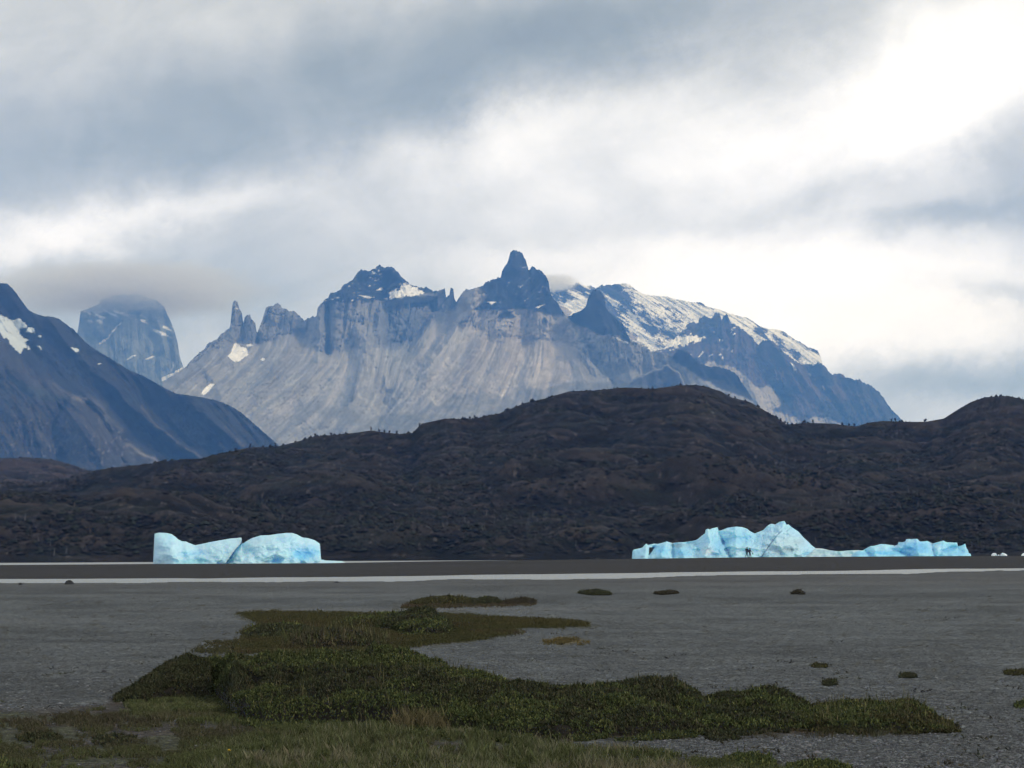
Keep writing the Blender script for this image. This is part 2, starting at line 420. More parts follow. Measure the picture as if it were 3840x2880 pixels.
def build_ground():
    xs = np.arange(-2600, 6500, 7.0)
    yy = np.concatenate([np.arange(2090, 2300, 1.6), np.arange(2300, 2960, 3.0), [2990, 3040, 3120, 3300, 3600, 4200, 5400]])
    dist = HC * FOC / (yy - 2080.0)
    dist = dist[dist < 900]
    dist = np.sort(np.concatenate([dist[(dist < 345) | (dist > 440)], np.arange(346, 440, 2.0), [950, 1200, 3000, 8000, 30000]]))
    Xp, D = np.meshgrid(xs, dist)
    Xw = (Xp - 1920) / FOC * D
    Zw = ground_z(Xw, D)
    Zw[D > 900] = -4.0
    V = np.stack([Xw, D, Zw], -1)
    px, py = project(np.stack([Xw, D, np.zeros_like(Xw)], -1))
    # colour of the ground itself: grey gravel, paler sandy streaks, brown soil, low plants
    g = np.zeros(Xw.shape + (3,)) + np.array([.079, .084, .081])
    br = fbm(Xw * 0.02, D * 0.06, 5, 21)
    g = g * (1 + br[..., None] * 0.6)
    b2 = fbm(px * .004, py * .09, 5, 23); g = g * (1 + b2[..., None] * .9 * smooth(py, 2950, 2400)[..., None])
    st = smooth(fbm(Xw * 0.03, D * 0.13, 6, 25), 0.08, 0.24) * smooth(D, 30, 80)
    g = lerp3(g, (.135, .135, .128), st * 0.5)
    # near the water the gravel is finer and browner; the bar is dark
    g = lerp3(g, (.085, .080, .072), smooth(D, 90, 170) * 0.5)
    df = ground_dist(Xp, np.interp(Xp, *np.array(EDGE_FAR).T), WATER_Z)
    bar = (D > df - 8).astype(float)
    barc = np.array([.028, .025, .021]) * (1 + 0.5 * fbm(Xw * 0.01, D * 0.12, 4, 41))[..., None]
    g = g * (1 - bar[..., None]) + barc * bar[..., None]
    rag = lambda s, a: (fbm(px * .02, py * .05, 4, s) * a, fbm(px * .02, py * .05, 4, s + 3) * a * .4)
    def pm(poly, s, a, fr=1):
        dx, dy = rag(s, a); dx = dx + RNG.normal(0, 14, px.shape); dy = dy + RNG.normal(0, 2.2, px.shape); return blur(in_poly(px + dx, py + dy, poly).astype(float), 1, it=1)
    soil = pm(VEG_SOIL, 51, 60)
    g = lerp3(g, (.042, .034, .026), soil * (0.9 + 0.6 * fbm(Xw * 1.2, D * 1.2, 4, 61)).clip(0, 1))
    moss = smooth(fbm(Xw * .9, D * .7, 5, 77), -0.02, 0.10) * soil
    g = lerp3(g, (.045, .052, .018), moss * 0.6)
    isle = pm(MID_ISLE, 52, 130); g = lerp3(g, (.060, .058, .022), isle * .9)
    g = lerp3(g, (.06, .055, .03), pm(FAR_ISLE, 53, 16) * .9)
    g = lerp3(g, (.11, .085, .03), pm(OCHRE, 54, 30) * .8)
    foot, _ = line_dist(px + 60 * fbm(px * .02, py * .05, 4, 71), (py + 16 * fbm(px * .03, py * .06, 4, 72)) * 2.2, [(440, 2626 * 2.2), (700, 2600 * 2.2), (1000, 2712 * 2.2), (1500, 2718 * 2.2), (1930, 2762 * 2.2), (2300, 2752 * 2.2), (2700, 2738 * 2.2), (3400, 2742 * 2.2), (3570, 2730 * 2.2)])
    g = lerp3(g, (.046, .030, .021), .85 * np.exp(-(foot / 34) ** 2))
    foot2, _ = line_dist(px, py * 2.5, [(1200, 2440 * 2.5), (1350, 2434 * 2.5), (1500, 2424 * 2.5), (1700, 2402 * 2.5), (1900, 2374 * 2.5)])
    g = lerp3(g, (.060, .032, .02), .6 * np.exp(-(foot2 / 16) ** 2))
    # sparse scraps of dead plants on the gravel
    scr = smooth(fbm(px * .035, py * .16, 5, 90), 0.19, 0.27) * (py > 2240)
    g = lerp3(g, (.055, .05, .032), scr * .8)
    m, t = new_mat("gravel")
    a = t.n("ShaderNodeAttribute", attribute_name="albedo"); geo = t.n("ShaderNodeNewGeometry")
    vo = t.n("ShaderNodeTexVoronoi"); vo.inputs["Scale"].default_value = 16.0; t.l(geo.outputs["Position"], vo.inputs["Vector"])
    vo2 = t.n("ShaderNodeTexVoronoi"); vo2.inputs["Scale"].default_value = 5.0; t.l(geo.outputs["Position"], vo2.inputs["Vector"])
    hs = t.n("ShaderNodeSeparateColor"); t.l(vo.outputs["Color"], hs.inputs[0])
    hs2 = t.n("ShaderNodeSeparateColor"); t.l(vo2.outputs["Color"], hs2.inputs[0])
    nz = t.noise(geo.outputs["Position"], 1.3, 7, 0.7)
    f = t.math("ADD", t.math("MULTIPLY", t.math("POWER", hs.outputs[0], 3.0), 1.7), t.math("MULTIPLY", hs2.outputs[0], 0.35))
    f = t.math("ADD", f, t.math("MULTIPLY", nz, 0.8)); f = t.math("ADD", f, 0.08)
    c = t.n("ShaderNodeVectorMath", operation="SCALE"); t.l(a.outputs["Color"], c.inputs[0]); t.l(f, c.inputs["Scale"])
    h = t.math("ADD", t.math("MULTIPLY", vo.outputs["Distance"], -1.0), t.math("MULTIPLY", nz, 1.5))
    principled(t, c.outputs[0], 0.9, h, 0.9, 0.05, 0.2)
    o = make_mesh("ground", V.reshape(-1, 3), grid_quads(*Xw.shape), m, g.reshape(-1, 3))
    tag(o, "flat dark grey gravel plain and low gravel bar in the lake", kind="structure")
build_ground()

def build_water():
    m, t = new_mat("glacial_water")
    geo = t.n("ShaderNodeNewGeometry")
    sc = t.n("ShaderNodeVectorMath", operation="MULTIPLY"); t.l(geo.outputs["Position"], sc.inputs[0]); sc.inputs[1].default_value = (0.6, 1.6, 1)
    n = t.noise(sc.outputs[0], 1.2, 4, 0.6)
    n3 = t.noise(sc.outputs[0], 0.02, 3, 0.6)
    col = t.mix(n3, (.24, .25, .235), (.36, .37, .345))
    b = principled(t, col, 0.45, n, 0.5, 0.06, 0.5)
    for nm, y0, y1 in (("lake_water", 120.0, 25000.0),):
        ds = np.geomspace(y0, y1, 60); us = np.linspace(-.75, .75, 40)
        U_, D_ = np.meshgrid(us, ds)
        V = np.stack([U_ * D_, D_, np.full_like(D_, WATER_Z)], -1)
        o = make_mesh(nm, V.reshape(-1, 3), grid_quads(*U_.shape), m)
        tag(o, "pale milky glacial lake water around the gravel bar", kind="structure")
build_water()

# ================================================================== NEAR HILLS
def hill(name, top, Y0, Yc, xr, seed, base_cols, zbase=-3.0, hump=10.0, hs=70.0, g_pow=0.75, front_var=0.0, nrows=220, tree_out=None, back_len=900.0):
    xs = np.arange(xr[0], xr[1], 5.0)
    ytop = np.interp(xs, *np.array(top).T)
    u = (xs - 1920) / FOC
    Yf = Y0 + front_var * fbm(u * 12, u * 0, 3, seed) * 2
    t = np.linspace(0, 1.0, nrows) ** 0.9
    T, _ = np.meshgrid(t, xs, indexing="ij")
    D = Yf + (Yc - Yf) * T
    Xw = u * D
    zc_ = elev_z(xs, ytop, Yc) - zbase
    env = zbase + zc_ * T ** g_pow
    # rounded glaciated humps with ledges
    n = ridged(Xw / hs * .45, D / hs * .35, 3, seed + 1) - 0.55
    n2 = np.abs(fbm(Xw / hs, D / hs, 5, seed + 2)) * -2 + 0.25
    n3 = fbm(Xw / hs * 4, D / hs * 4, 4, seed + 3)
    n4 = fbm(Xw / 9.0, D / 9.0, 3, seed + 8)
    win = smooth(T, 0, .12) * (1 - smooth(T, .86, 1.0) * 0.85)
    z = env + hump * (1.3 * n + 1.0 * n2 + 0.35 * n3) * win + 2.4 * n4 * (0.3 + win)
    # match the traced skyline
    e = (z - HC) / D
    target = (elev_z(xs, ytop, Yc) - HC) / Yc
    r = e.max(0)
    corr = target / np.maximum(r, 1e-5)
    z = HC + (z - HC) * (1 + (corr - 1)[None, :] * smooth(T, .25, .8))
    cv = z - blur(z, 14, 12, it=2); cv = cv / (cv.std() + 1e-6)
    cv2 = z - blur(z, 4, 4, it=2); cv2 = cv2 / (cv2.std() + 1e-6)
    e = (z - HC) / D
    jmax = e.argmax(0)
    # far side
    bk = np.linspace(0, 1, 14)[1:]
    Db = Yc + back_len * bk[:, None] + 0 * xs[None]
    zb = z[-1] - (z[-1] - zbase) * (bk[:, None] ** 1.3)
    Xb = u * Db
    X_all = np.concatenate([Xw, Xb]); D_all = np.concatenate([D, Db]); Z_all = np.concatenate([z, zb])
    V = np.stack([X_all, D_all, Z_all], -1)
    # surface colour: burnt scrub, brown heath, bare rock ledges, some green
    c = np.zeros(X_all.shape + (3,)) + np.array(base_cols[0])
    a1 = smooth(fbm(X_all / 45, D_all / 90 + Z_all / 9, 6, seed + 20), -0.03, 0.07)
    c = lerp3(c, base_cols[1], a1)
    a2 = smooth(fbm(X_all / 35, D_all / 45 + Z_all / 8, 5, seed + 24), 0.06, 0.16)
    c = lerp3(c, base_cols[2], a2 * .8)
    gz = np.gradient(Z_all, axis=0) / np.maximum(np.gradient(D_all, axis=0), .1)
    gz2 = np.abs(gz - np.median(gz, axis=0))
    rk = smooth(fbm(X_all / 22, D_all / 30 + Z_all / 3, 5, seed + 28) + .12 * np.clip(gz2, 0, 1), 0.17, 0.24)
    c = lerp3(c, base_cols[3], rk * .7)
    rl = smooth(fbm(X_all / 40, D_all / 26 + Z_all / 1.6, 5, seed + 29), 0.14, 0.22) * a1
    c = lerp3(c, base_cols[3], rl * .55)
    sp = smooth(fbm(X_all / 5, D_all / 8 + Z_all, 4, seed + 33), 0.24, 0.33)
    c = lerp3(c, base_cols[4], sp * .7)
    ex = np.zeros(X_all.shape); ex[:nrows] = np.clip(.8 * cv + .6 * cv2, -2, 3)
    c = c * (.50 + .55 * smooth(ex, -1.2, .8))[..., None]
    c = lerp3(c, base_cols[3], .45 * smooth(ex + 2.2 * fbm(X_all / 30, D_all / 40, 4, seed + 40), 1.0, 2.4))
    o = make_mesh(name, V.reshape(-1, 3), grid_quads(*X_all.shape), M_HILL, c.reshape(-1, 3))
    tag(o, kind="structure")
    return V, nrows, jmax

DARK = [(.0055, .0050, .0048), (.0150, .0110, .0085), (.0088, .0105, .0048), (.042, .032, .025), (.11, .095, .08)]
hill_top_full = DV([(-700, 1010), (-200, 1030), (60, 1046), (140, 1036), (220, 1014), (300, 1006), (380, 994), (430, 992), (470, 985), (500, 974), (540, 966), (570, 966), (600, 964), (640, 954), (680, 942), (740, 938), (800, 930), (830, 934), (860, 938), (890, 936), (910, 916), (960, 905), (1020, 906), (1060, 897), (1080, 893), (1130, 872), (1180, 860), (1230, 845), (1300, 843), (1350, 837), (1410, 840), (1440, 836), (1470, 832), (1510, 832), (1530, 836), (1560, 846), (1580, 858), (1620, 868), (1650, 885), (1690, 910), (1700, 918), (1740, 913), (1800, 915), (1850, 921), (1880, 912), (1910, 909), (1960, 911), (2000, 911), (2040, 904), (2070, 885), (2100, 868), (2130, 858), (2180, 855), (2212, 862), (2300, 880), (2500, 850), (2900, 870), (3600, 900)])
left_bump = DV([(-700, 960), (-200, 1000), (0, 990), (60, 988), (110, 992), (150, 1002), (190, 1016), (240, 1018), (300, 1012), (420, 1030), (600, 1060)])
front_top = DV([(-700, 1100), (0, 1065), (60, 1060), (160, 1075), (260, 1052), (400, 1062), (520, 1085), (640, 1100), (760, 1085), (900, 1082), (1050, 1100), (1200, 1110), (1330, 1095), (1500, 1090), (1600, 1065), (1750, 1075), (1900, 1060), (2000, 1062), (2150, 1040), (2212, 1045), (2600, 1050), (3600, 1090)])
HV_B = hill("hill", left_bump, 1500, 2500, (-1500, 1100), 301, [(.020, .016, .017), (.036, .025, .024), (.020, .018, .015), (.07, .052, .048), (.10, .085, .08)], hump=14)
HV_M = hill("hill", hill_top_full, 980, 1750, (-1500, 5400), 300, DARK, hump=30, hs=140, nrows=340)
HV_F = hill("hill", front_top, 790, 1040, (-1500, 5400), 340, DARK, hump=15, hs=80, front_var=40, nrows=200, g_pow=0.6, back_len=240)

def scatter_on(Vinfo, n, seed, power=1.0, tmin=0.03):
    V, nr, _ = Vinfo
    rg = np.random.default_rng(seed)
    nc = V.shape[1]
    j = rg.random(n) ** power * (nr - 2) * (1 - tmin) + tmin * nr; i = rg.random(n) * (nc - 2)
    ji = j.astype(int); ii = i.astype(int); fj = (j - ji)[:, None]; fi = (i - ii)[:, None]
    p = (V[ji, ii] * (1 - fi) + V[ji, ii + 1] * fi) * (1 - fj) + (V[ji + 1, ii] * (1 - fi) + V[ji + 1, ii + 1] * fi) * fj
    return p

_oct = np.array([(1, 0, 0), (0, 1, 0), (-1, 0, 0), (0, -1, 0), (0, 0, 1), (0, 0, -.6)], float)
_octf = np.array([(0, 1, 4), (1, 2, 4), (2, 3, 4), (3, 0, 4), (1, 0, 5), (2, 1, 5), (3, 2, 5), (0, 3, 5)])
def blobs_mesh(name, pts, r, hfac, cols, seed, mat, parent=None, jit=0.45, shape=None):
    rg = np.random.default_rng(seed); n = len(pts)
    v = _oct[None] * (1 + (rg.random((n, 6, 1)) - .5) * 2 * jit)
    v = v + (rg.random((n, 6, 3)) - .5) * jit
    v = v * r[:, None, None]; v[..., 2] *= hfac
    a = rg.random(n) * 6.283; ca, sa = np.cos(a)[:, None], np.sin(a)[:, None]
    x = v[..., 0] * ca - v[..., 1] * sa; y = v[..., 0] * sa + v[..., 1] * ca
    v = np.stack([x, y, v[..., 2]], -1) + pts[:, None]
    f = _octf[None] + (np.arange(n) * 6)[:, None, None]
    c = np.repeat(cols[:, None], 6, 1)
    return make_mesh(name, v.reshape(-1, 3), f.reshape(-1, 3), mat, c.reshape(-1, 3), smooth_shade=False, parent=parent)

def hill_scrub():
    P_, R_, C_ = [], [], []
    pal = np.array([(.0055, .006, .007), (.013, .010, .009), (.009, .0115, .006), (.015, .011, .010), (.012, .015, .007)])
    rg = np.random.default_rng(5)
    for info, n, s in ((HV_M, 90000, 1), (HV_F, 52000, 2), (HV_B, 9000, 3)):
        p = scatter_on(info, n, s)
        d = fbm(p[:, 0] / 45, p[:, 1] / 45 + p[:, 2] / 12, 4, 71)
        k = d > -0.10 + rg.random(len(p)) * .14; p = p[k]
        P_.append(p); R_.append((0.45 + 1.5 * rg.random(len(p)) ** 3)); C_.append(pal[rg.integers(0, 5, len(p))] * (0.7 + .8 * rg.random((len(p), 1))))
    p = np.concatenate(P_); r = np.concatenate(R_); c = np.concatenate(C_)
    o = blobs_mesh("hill_scrub", p + np.array([0, 0, .2]), r, 0.9, c, 9, M_LEAF)
    tag(o, "dark burnt scrub covering the low hills behind the lake", kind="stuff")
    # bleached dead trunks
    p = np.concatenate([scatter_on(HV_M, 3600, 11), scatter_on(HV_F, 2600, 12)])
    d = fbm(p[:, 0] / 60, p[:, 1] / 60 + p[:, 2] / 15, 3, 171); p = p[d > 0.02]
    n = len(p); h = 1.6 + 2.6 * rg.random(n); wd = .10 + .10 * rg.random(n)
    lean = (rg.random((n, 2)) - .5) * 1.2
    b = np.array([(-1, -.6), (1, -.6), (0, 1)])
    v = np.zeros((n, 4, 3)); v[:, :3, 0] = b[:, 0] * wd[:, None]; v[:, :3, 1] = b[:, 1] * wd[:, None]
    v[:, 3, :2] = lean; v[:, 3, 2] = h; v += p[:, None]
    f = np.array([(0, 1, 3), (1, 2, 3), (2, 0, 3)])[None] + (np.arange(n) * 4)[:, None, None]
    g = (0.03 + .14 * rg.random(n) ** 2)[:, None, None] * np.array([1, .95, .92]); c = np.broadcast_to(g, (n, 4, 3))
    o = make_mesh("dead_trunks", v.reshape(-1, 3), f.reshape(-1, 3), M_LEAF, c.reshape(-1, 3), smooth_shade=False)
    tag(o, "bleached dead tree trunks scattered over the dark hills", kind="stuff")
hill_scrub()

def skyline_trees():
    """bare burnt trees that stand out on the crest"""
    V, nr, jm = HV_M
    xs_t = [880, 935, 1012, 1032, 1180, 1240, 1392, 1420, 1440, 1462, 1485, 1573, 1760, 1782, 1990, 2735, 2762, 2932, 2946, 2958, 3022, 3052, 3160, 3185, 3205, 3345, 3362, 3470, 3478]
    rg = random.Random(3)
    for k, xp in enumerate(xs_t):
        i = int((xp + 1500) / 5.0); j = int(jm[i]); base = V[j, i] - np.array([0, 0, .3])
        h = rg.uniform(1.4, 3.0)
        t = empty("burnt_tree", tuple(base))
        tag(t, "bare dark burnt tree standing on the crest of the near hill", "tree", "bare burnt trees along the hill crest")
        vs, fs = [], []
        def limb(a, b, ra, rb, dst):
            vs_, fs_ = dst; n0 = len(vs_); a = Vector(a); b = Vector(b); ax = (b - a).normalized()
            s1 = ax.orthogonal().normalized(); s2 = ax.cross(s1)
            for q, r in ((a, ra), (b, rb)):
                for m_ in range(5):
                    an = m_ * 6.2832 / 5; vs_.append(tuple(q + (s1 * math.cos(an) + s2 * math.sin(an)) * r))
            for m_ in range(5): fs_.append((n0 + m_, n0 + (m_ + 1) % 5, n0 + 5 + (m_ + 1) % 5, n0 + 5 + m_))
        lean = Vector((rg.uniform(-.5, .5), rg.uniform(-.3, .3), 0))
        topv = Vector((0, 0, h)) + lean
        limb((0, 0, 0), tuple(topv * .55), .28, .2, (vs, fs)); limb(tuple(topv * .55), tuple(topv), .2, .08, (vs, fs))
        col = np.tile(np.array([[.014, .012, .012]]), (len(vs), 1))
        make_mesh("trunk", np.array(vs), np.array(fs), M_LEAF, col, parent=t)
        vs, fs = [], []
        for m_ in range(26):
            q_ = rg.uniform(.03, .95); q = topv * q_; an = rg.uniform(0, 6.28); L = rg.uniform(.4, 1.3) * (1.15 - q_ * .7)
            e = q + Vector((math.cos(an) * L, math.sin(an) * L, rg.uniform(.5, 1.2) * L))
            limb(tuple(q), tuple(e), .16, .08, (vs, fs))
            limb(tuple(q.lerp(e, .6)), tuple(e + Vector((rg.uniform(-.5, .5), rg.uniform(-.5, .5), rg.uniform(.1, .5)))), .13, .06, (vs, fs))
        col = np.tile(np.array([[.016, .014, .013]]), (len(vs), 1))
        make_mesh("crown", np.array(vs), np.array(fs), M_LEAF, col, parent=t)
skyline_trees()

# ================================================================== MOUNTAINS
GRAN = np.array([.33, .33, .315]); DROCK = np.array([.026, .030, .036]); SNOW = np.array([.93, .94, .95])

def massif():
    R = Raster(600, 3420, 930, 1760, 2.5)
    top = Z1([(900, 1000), (1060, 892), (1175, 818), (1215, 775), (1260, 725), (1300, 700), (1320, 665), (1380, 635), (1420, 590), (1465, 562), (1470, 540), (1474, 500), (1478, 450), (1486, 402), (1500, 382), (1515, 395), (1525, 430), (1545, 470), (1550, 520), (1553, 530), (1560, 490), (1578, 473), (1595, 480), (1610, 510), (1630, 530), (1635, 590), (1642, 590), (1655, 560), (1675, 500), (1690, 450), (1700, 424)]) + \
        Z2([(10, 420), (35, 423), (60, 405), (88, 412), (96, 434), (130, 445), (160, 458), (175, 450), (200, 472), (225, 500), (240, 515), (260, 497), (318, 484), (324, 432), (345, 405), (390, 370), (410, 335), (450, 330), (470, 318), (490, 288), (540, 265), (570, 225), (590, 195), (605, 188), (630, 196), (660, 200), (690, 180), (706, 163), (720, 160), (740, 170), (760, 178), (780, 169), (805, 178), (830, 200), (850, 225), (870, 245), (900, 272), (930, 290), (980, 302), (1000, 305), (1015, 296), (1032, 310), (1040, 320), (1090, 325), (1120, 316), (1139, 309), (1142, 360), (1152, 358), (1166, 350), (1173, 309), (1192, 307), (1197, 380), (1210, 395), (1225, 370), (1270, 315), (1310, 310), (1365, 298), (1400, 270), (1450, 250), (1495, 237), (1500, 205), (1515, 175), (1540, 140), (1550, 100), (1557, 73), (1575, 65), (1600, 72), (1629, 79), (1638, 100), (1655, 128), (1664, 165), (1671, 192), (1684, 182), (1695, 169), (1720, 185), (1745, 192), (1760, 200), (1775, 222), (1790, 240), (1799, 262), (1801, 292), (1808, 330), (1818, 355), (1832, 380), (1860, 402), (1880, 440), (1905, 478), (1925, 487)]) + \
        Z3([(545, 618), (590, 600), (650, 560), (670, 500), (685, 460), (700, 440), (715, 418), (735, 408), (760, 415), (782, 427), (800, 452), (815, 480), (820, 560), (850, 600), (880, 625), (920, 660), (970, 700), (990, 760), (1030, 830), (1060, 838), (1100, 860), (1160, 890), (1200, 925), (1250, 925), (1300, 935), (1340, 950), (1370, 968), (1400, 925), (1425, 905), (1450, 908), (1500, 930), (1530, 960), (1550, 985), (1590, 1005), (1640, 1035), (1680, 1052), (1740, 1050), (1770, 1050), (1850, 1082), (1900, 1110), (1925, 1140), (1950, 1180), (2000, 1250), (2030, 1310), (2060, 1400), (2100, 1520), (2200, 1720)])
    top = [p for p in top if p[0] < 2905] + [(2905, 1640), (3000, 1760), (3400, 1790)]
    X, Y = R.X, R.Y
    yt = np.interp(X[0], *np.array(top).T)[None, :]
    # ---- regions traced on the mountain
    cap1 = R.poly(Z2([(330, 300), (720, 100), (1100, 280), (1092, 332), (1020, 347), (985, 352), (930, 360), (860, 378), (750, 384), (660, 388), (590, 386), (520, 397), (450, 395), (410, 408), (345, 410)]), 3, 6)
    cap2 = R.poly(Z2([(1365, 250), (1560, 20), (1800, 100), (1900, 480), (1850, 472), (1780, 467), (1720, 452), (1660, 442), (1540, 436), (1500, 442), (1440, 446), (1400, 440), (1330, 450), (1318, 440), (1372, 400), (1414, 342), (1378, 332), (1362, 308)]), 3, 6)
    isl = np.maximum(R.poly(Z2([(1520, 425), (1560, 460), (1592, 492), (1575, 500), (1500, 496), (1465, 490), (1500, 460)]), 3, 4), R.poly(Z2([(1775, 490), (1797, 520), (1770, 534), (1750, 515)]), 3, 3))
    horn = R.poly(Z3([(508, 632), (600, 380), (900, 380), (1035, 830), (1032, 862), (985, 835), (930, 800), (900, 792), (850, 782), (800, 792), (770, 782), (680, 742), (600, 712), (540, 682)]), 3, 5)
    knob2 = R.poly(Z3([(1365, 972), (1430, 880), (1640, 1020), (1700, 1030), (1950, 1100), (2060, 1330), (2020, 1322), (1950, 1292), (1850, 1262), (1750, 1222), (1690, 1182), (1640, 1172), (1560, 1102), (1480, 1052), (1400, 1012)]), 3, 6)
    knob4 = R.poly(Z3([(1020, 1190), (1110, 1140), (1200, 1092), (1290, 1072), (1310, 1045), (1350, 1045), (1380, 1078), (1430, 1108), (1455, 1160), (1480, 1215), (1500, 1400), (900, 1400)]), 3, 8)
    dark = np.clip(cap1 + cap2 + isl + horn + knob2 + knob4 * .85, 0, 1)
    snow = np.maximum.reduce([
        R.poly(Z2([(845, 268), (862, 300), (885, 275), (950, 300), (1000, 332), (960, 357), (880, 366), (800, 377), (772, 345), (800, 322), (850, 316)]), 0, 12, fr=.12),
        R.poly(Z2([(700, 318), (735, 300), (750, 318)]), 0, 3), R.poly(Z2([(590, 352), (640, 358), (692, 368), (640, 372)]), 0, 3), R.poly(Z2([(668, 192), (700, 208), (680, 218)]), 0, 3),
        R.poly(Z2([(745, 372), (775, 365), (770, 384)]), 0, 3), R.poly(Z2([(1405, 395), (1470, 392), (1440, 410)]), 0, 3, fr=.1), R.poly(Z2([(1715, 428), (1775, 410), (1780, 404), (1730, 436)]), 0, 2),
        R.poly(Z1([(1490, 662), (1510, 658), (1540, 680), (1575, 690), (1588, 735), (1540, 765), (1505, 785), (1475, 765), (1452, 738), (1475, 715)]), 0, 4),
        R.poly(Z1([(1570, 668), (1600, 662), (1615, 672), (1580, 680)]), 0, 2), R.poly(Z1([(1662, 765), (1675, 755), (1695, 758), (1678, 776)]), 0, 2),
        R.poly(Z1([(1345, 915), (1370, 920), (1330, 965), (1300, 990), (1280, 980), (1310, 940)]), 0, 3),
        R.poly(Z1([(1500, 432), (1530, 438), (1520, 446)]), 0, 3, fr=.2),
        R.poly(Z3([(890, 800), (915, 812), (985, 850), (970, 855)]), 0, 2), R.poly(Z3([(968, 828), (1000, 842), (1015, 860), (990, 855)]), 0, 2)])
    scrub_line = Z2([(-700, 1330), (0, 1290), (250, 1290), (500, 1240), (620, 1190), (700, 1110), (850, 1100), (1000, 1080), (1050, 1010), (1090, 1050), (1150, 1000), (1200, 980), (1260, 995), (1320, 960), (1350, 1000), (1400, 968), (1470, 985), (1500, 1012), (1590, 935), (1700, 942), (1850, 930), (1960, 905), (2100, 893), (2212, 890)]) + Z3([(1000, 1188), (1500, 1240)])
    sl = np.array(sorted(scrub_line))
    scrub = smooth(Y - np.interp(X, sl[:, 0], sl[:, 1]) + 30 * fbm(X * .02, Y * .02, 5, 44), -6, 14) * (X < 2560)
    patch = R.poly(Z2([(300, 1080), (420, 1055), (520, 1075), (600, 1130), (620, 1170), (540, 1180), (470, 1140), (360, 1130)]), 8, 20)
    scrub = np.maximum(scrub * .8, patch * .6)
    # ---- how steep the surface is (cotangent of the slope)
    cap_b = np.interp(X, *np.array(Z2([(-400, 640), (0, 560), (325, 410), (345, 408), (750, 384), (1090, 330), (1200, 400), (1330, 400), (1500, 440), (1900, 480), (2120, 520)]) + Z3([(850, 790), (1030, 860), (1400, 1010), (2020, 1320)])).T)
    foot = np.interp(X, *np.array(Z1([(900, 1000), (1465, 650), (1640, 640), (1700, 640)]) + Z2([(40, 640), (240, 600), (310, 700), (350, 745), (390, 730), (560, 685), (640, 640), (740, 690), (900, 668), (940, 640), (1050, 520), (1190, 420), (1240, 560), (1320, 560), (1450, 640), (1700, 640), (1900, 640), (2000, 760), (2100, 860), (2200, 900)]) + Z3([(1000, 1100), (1200, 1080), (1500, 1100), (2000, 1340)])).T)
    cliff = smooth(foot - Y, -14, 14)
    cot = 1.55 + (0.22 - 1.55) * cliff
    cot = cot + (0.75 - cot) * dark * 0.8
    cot = cot + 1.2 * scrub
    cot = cot + (2.2 - cot) * smooth(Y, 1560, 1700) * .6
    # ---- fall lines
    dirs = [(z[0], z[1], dx, dy) for z, dx, dy in [
        (Z2([(150, 520)])[0], 0, 1), (Z2([(400, 560)])[0], 0, 1), (Z2([(600, 520)])[0], 0, 1), (Z2([(850, 520)])[0], 0, 1), (Z2([(1060, 480)])[0], -1, 1.5), (Z2([(1240, 430)])[0], -.5, 1.1),
        (Z2([(1180, 620)])[0], -1, 1.2), (Z2([(1000, 760)])[0], -1, 1.0), (Z2([(780, 860)])[0], -.15, 1), (Z2([(640, 800)])[0], .2, 1), (Z2([(560, 860)])[0], -.2, 1), (Z2([(400, 860)])[0], -1, 1), (Z2([(200, 880)])[0], -1, .8), (Z2([(0, 900)])[0], -1, .75),
        (Z1([(1600, 800)])[0], -1, .7), (Z1([(1400, 850)])[0], -1, .7), (Z1([(1500, 600)])[0], 0, 1), (Z1([(1650, 640)])[0], -.3, 1), (Z1([(1250, 850)])[0], -1, .8), (Z1([(1700, 1000)])[0], -1, .7), (Z1([(1900, 1150)])[0], -1, .6),
        (Z2([(1500, 520)])[0], 0, 1), (Z2([(1750, 560)])[0], .1, 1), (Z2([(1400, 620)])[0], -.5, 1), (Z2([(1300, 800)])[0], -.9, 1), (Z2([(1500, 800)])[0], -.45, 1), (Z2([(1650, 780)])[0], -.5, 1), (Z2([(1850, 750)])[0], .3, 1), (Z2([(2000, 800)])[0], .8, 1), (Z2([(1900, 860)])[0], -.7, .6),
        (Z2([(1100, 950)])[0], -1, .7), (Z2([(900, 1100)])[0], -1, .7), (Z2([(1350, 1000)])[0], -.4, 1), (Z2([(1600, 200)])[0], 0, 1), (Z2([(1500, 380)])[0], -.3, 1), (Z2([(700, 280)])[0], -.3, 1), (Z2([(2100, 700)])[0], .15, 1),
        (Z3([(1000, 1000)])[0], .1, 1), (Z3([(1400, 1050)])[0], .5, 1), (Z3([(1700, 1200)])[0], .8, 1), (Z3([(740, 600)])[0], 0, 1), (Z3([(900, 720)])[0], .7, 1), (Z2([(300, 1200)])[0], -1, .6)]]
    L1 = R.lic(dirs, 1, 12, 1); L2 = R.lic(dirs, 2, 26, 2); L3 = R.lic(dirs, 6, 50, 3); L4 = R.lic(dirs, 13, 60, 4)
    tal = 1 - cliff
    disp = (6 - 3 * tal) * L1 + (13 - 3 * tal) * L2 + (20 + 6 * tal) * L3 + (24 + 26 * tal) * L4
    disp = disp * (1 - .55 * smooth(np.abs(X - Z2([(560, 0)])[0][0]), 40, 220) * 0) + (60 - 26 * tal) * fbm(X * .02, Y * .02, 5, 12) + (8 + 22 * cliff) * fbm(X * .11, Y * .07, 4, 14)
    big = dark * (55 * (0.5 - ridged(X * .012, Y * .009, 5, 17)) * 2 + 14 * fbm(X * .08, Y * .05, 4, 19))
    disp = disp * (1 - .3 * dark) + big
    F = R.feature
    disp += F(Z2([(392, 430), (388, 560), (392, 722)]), 11, 150)                        # chimney in the big wall
    disp += F(Z2([(340, 420), (335, 600), (330, 760)]), 22, -90)
    disp += F(Z2([(560, 400), (570, 560), (600, 690)]), 40, -70)
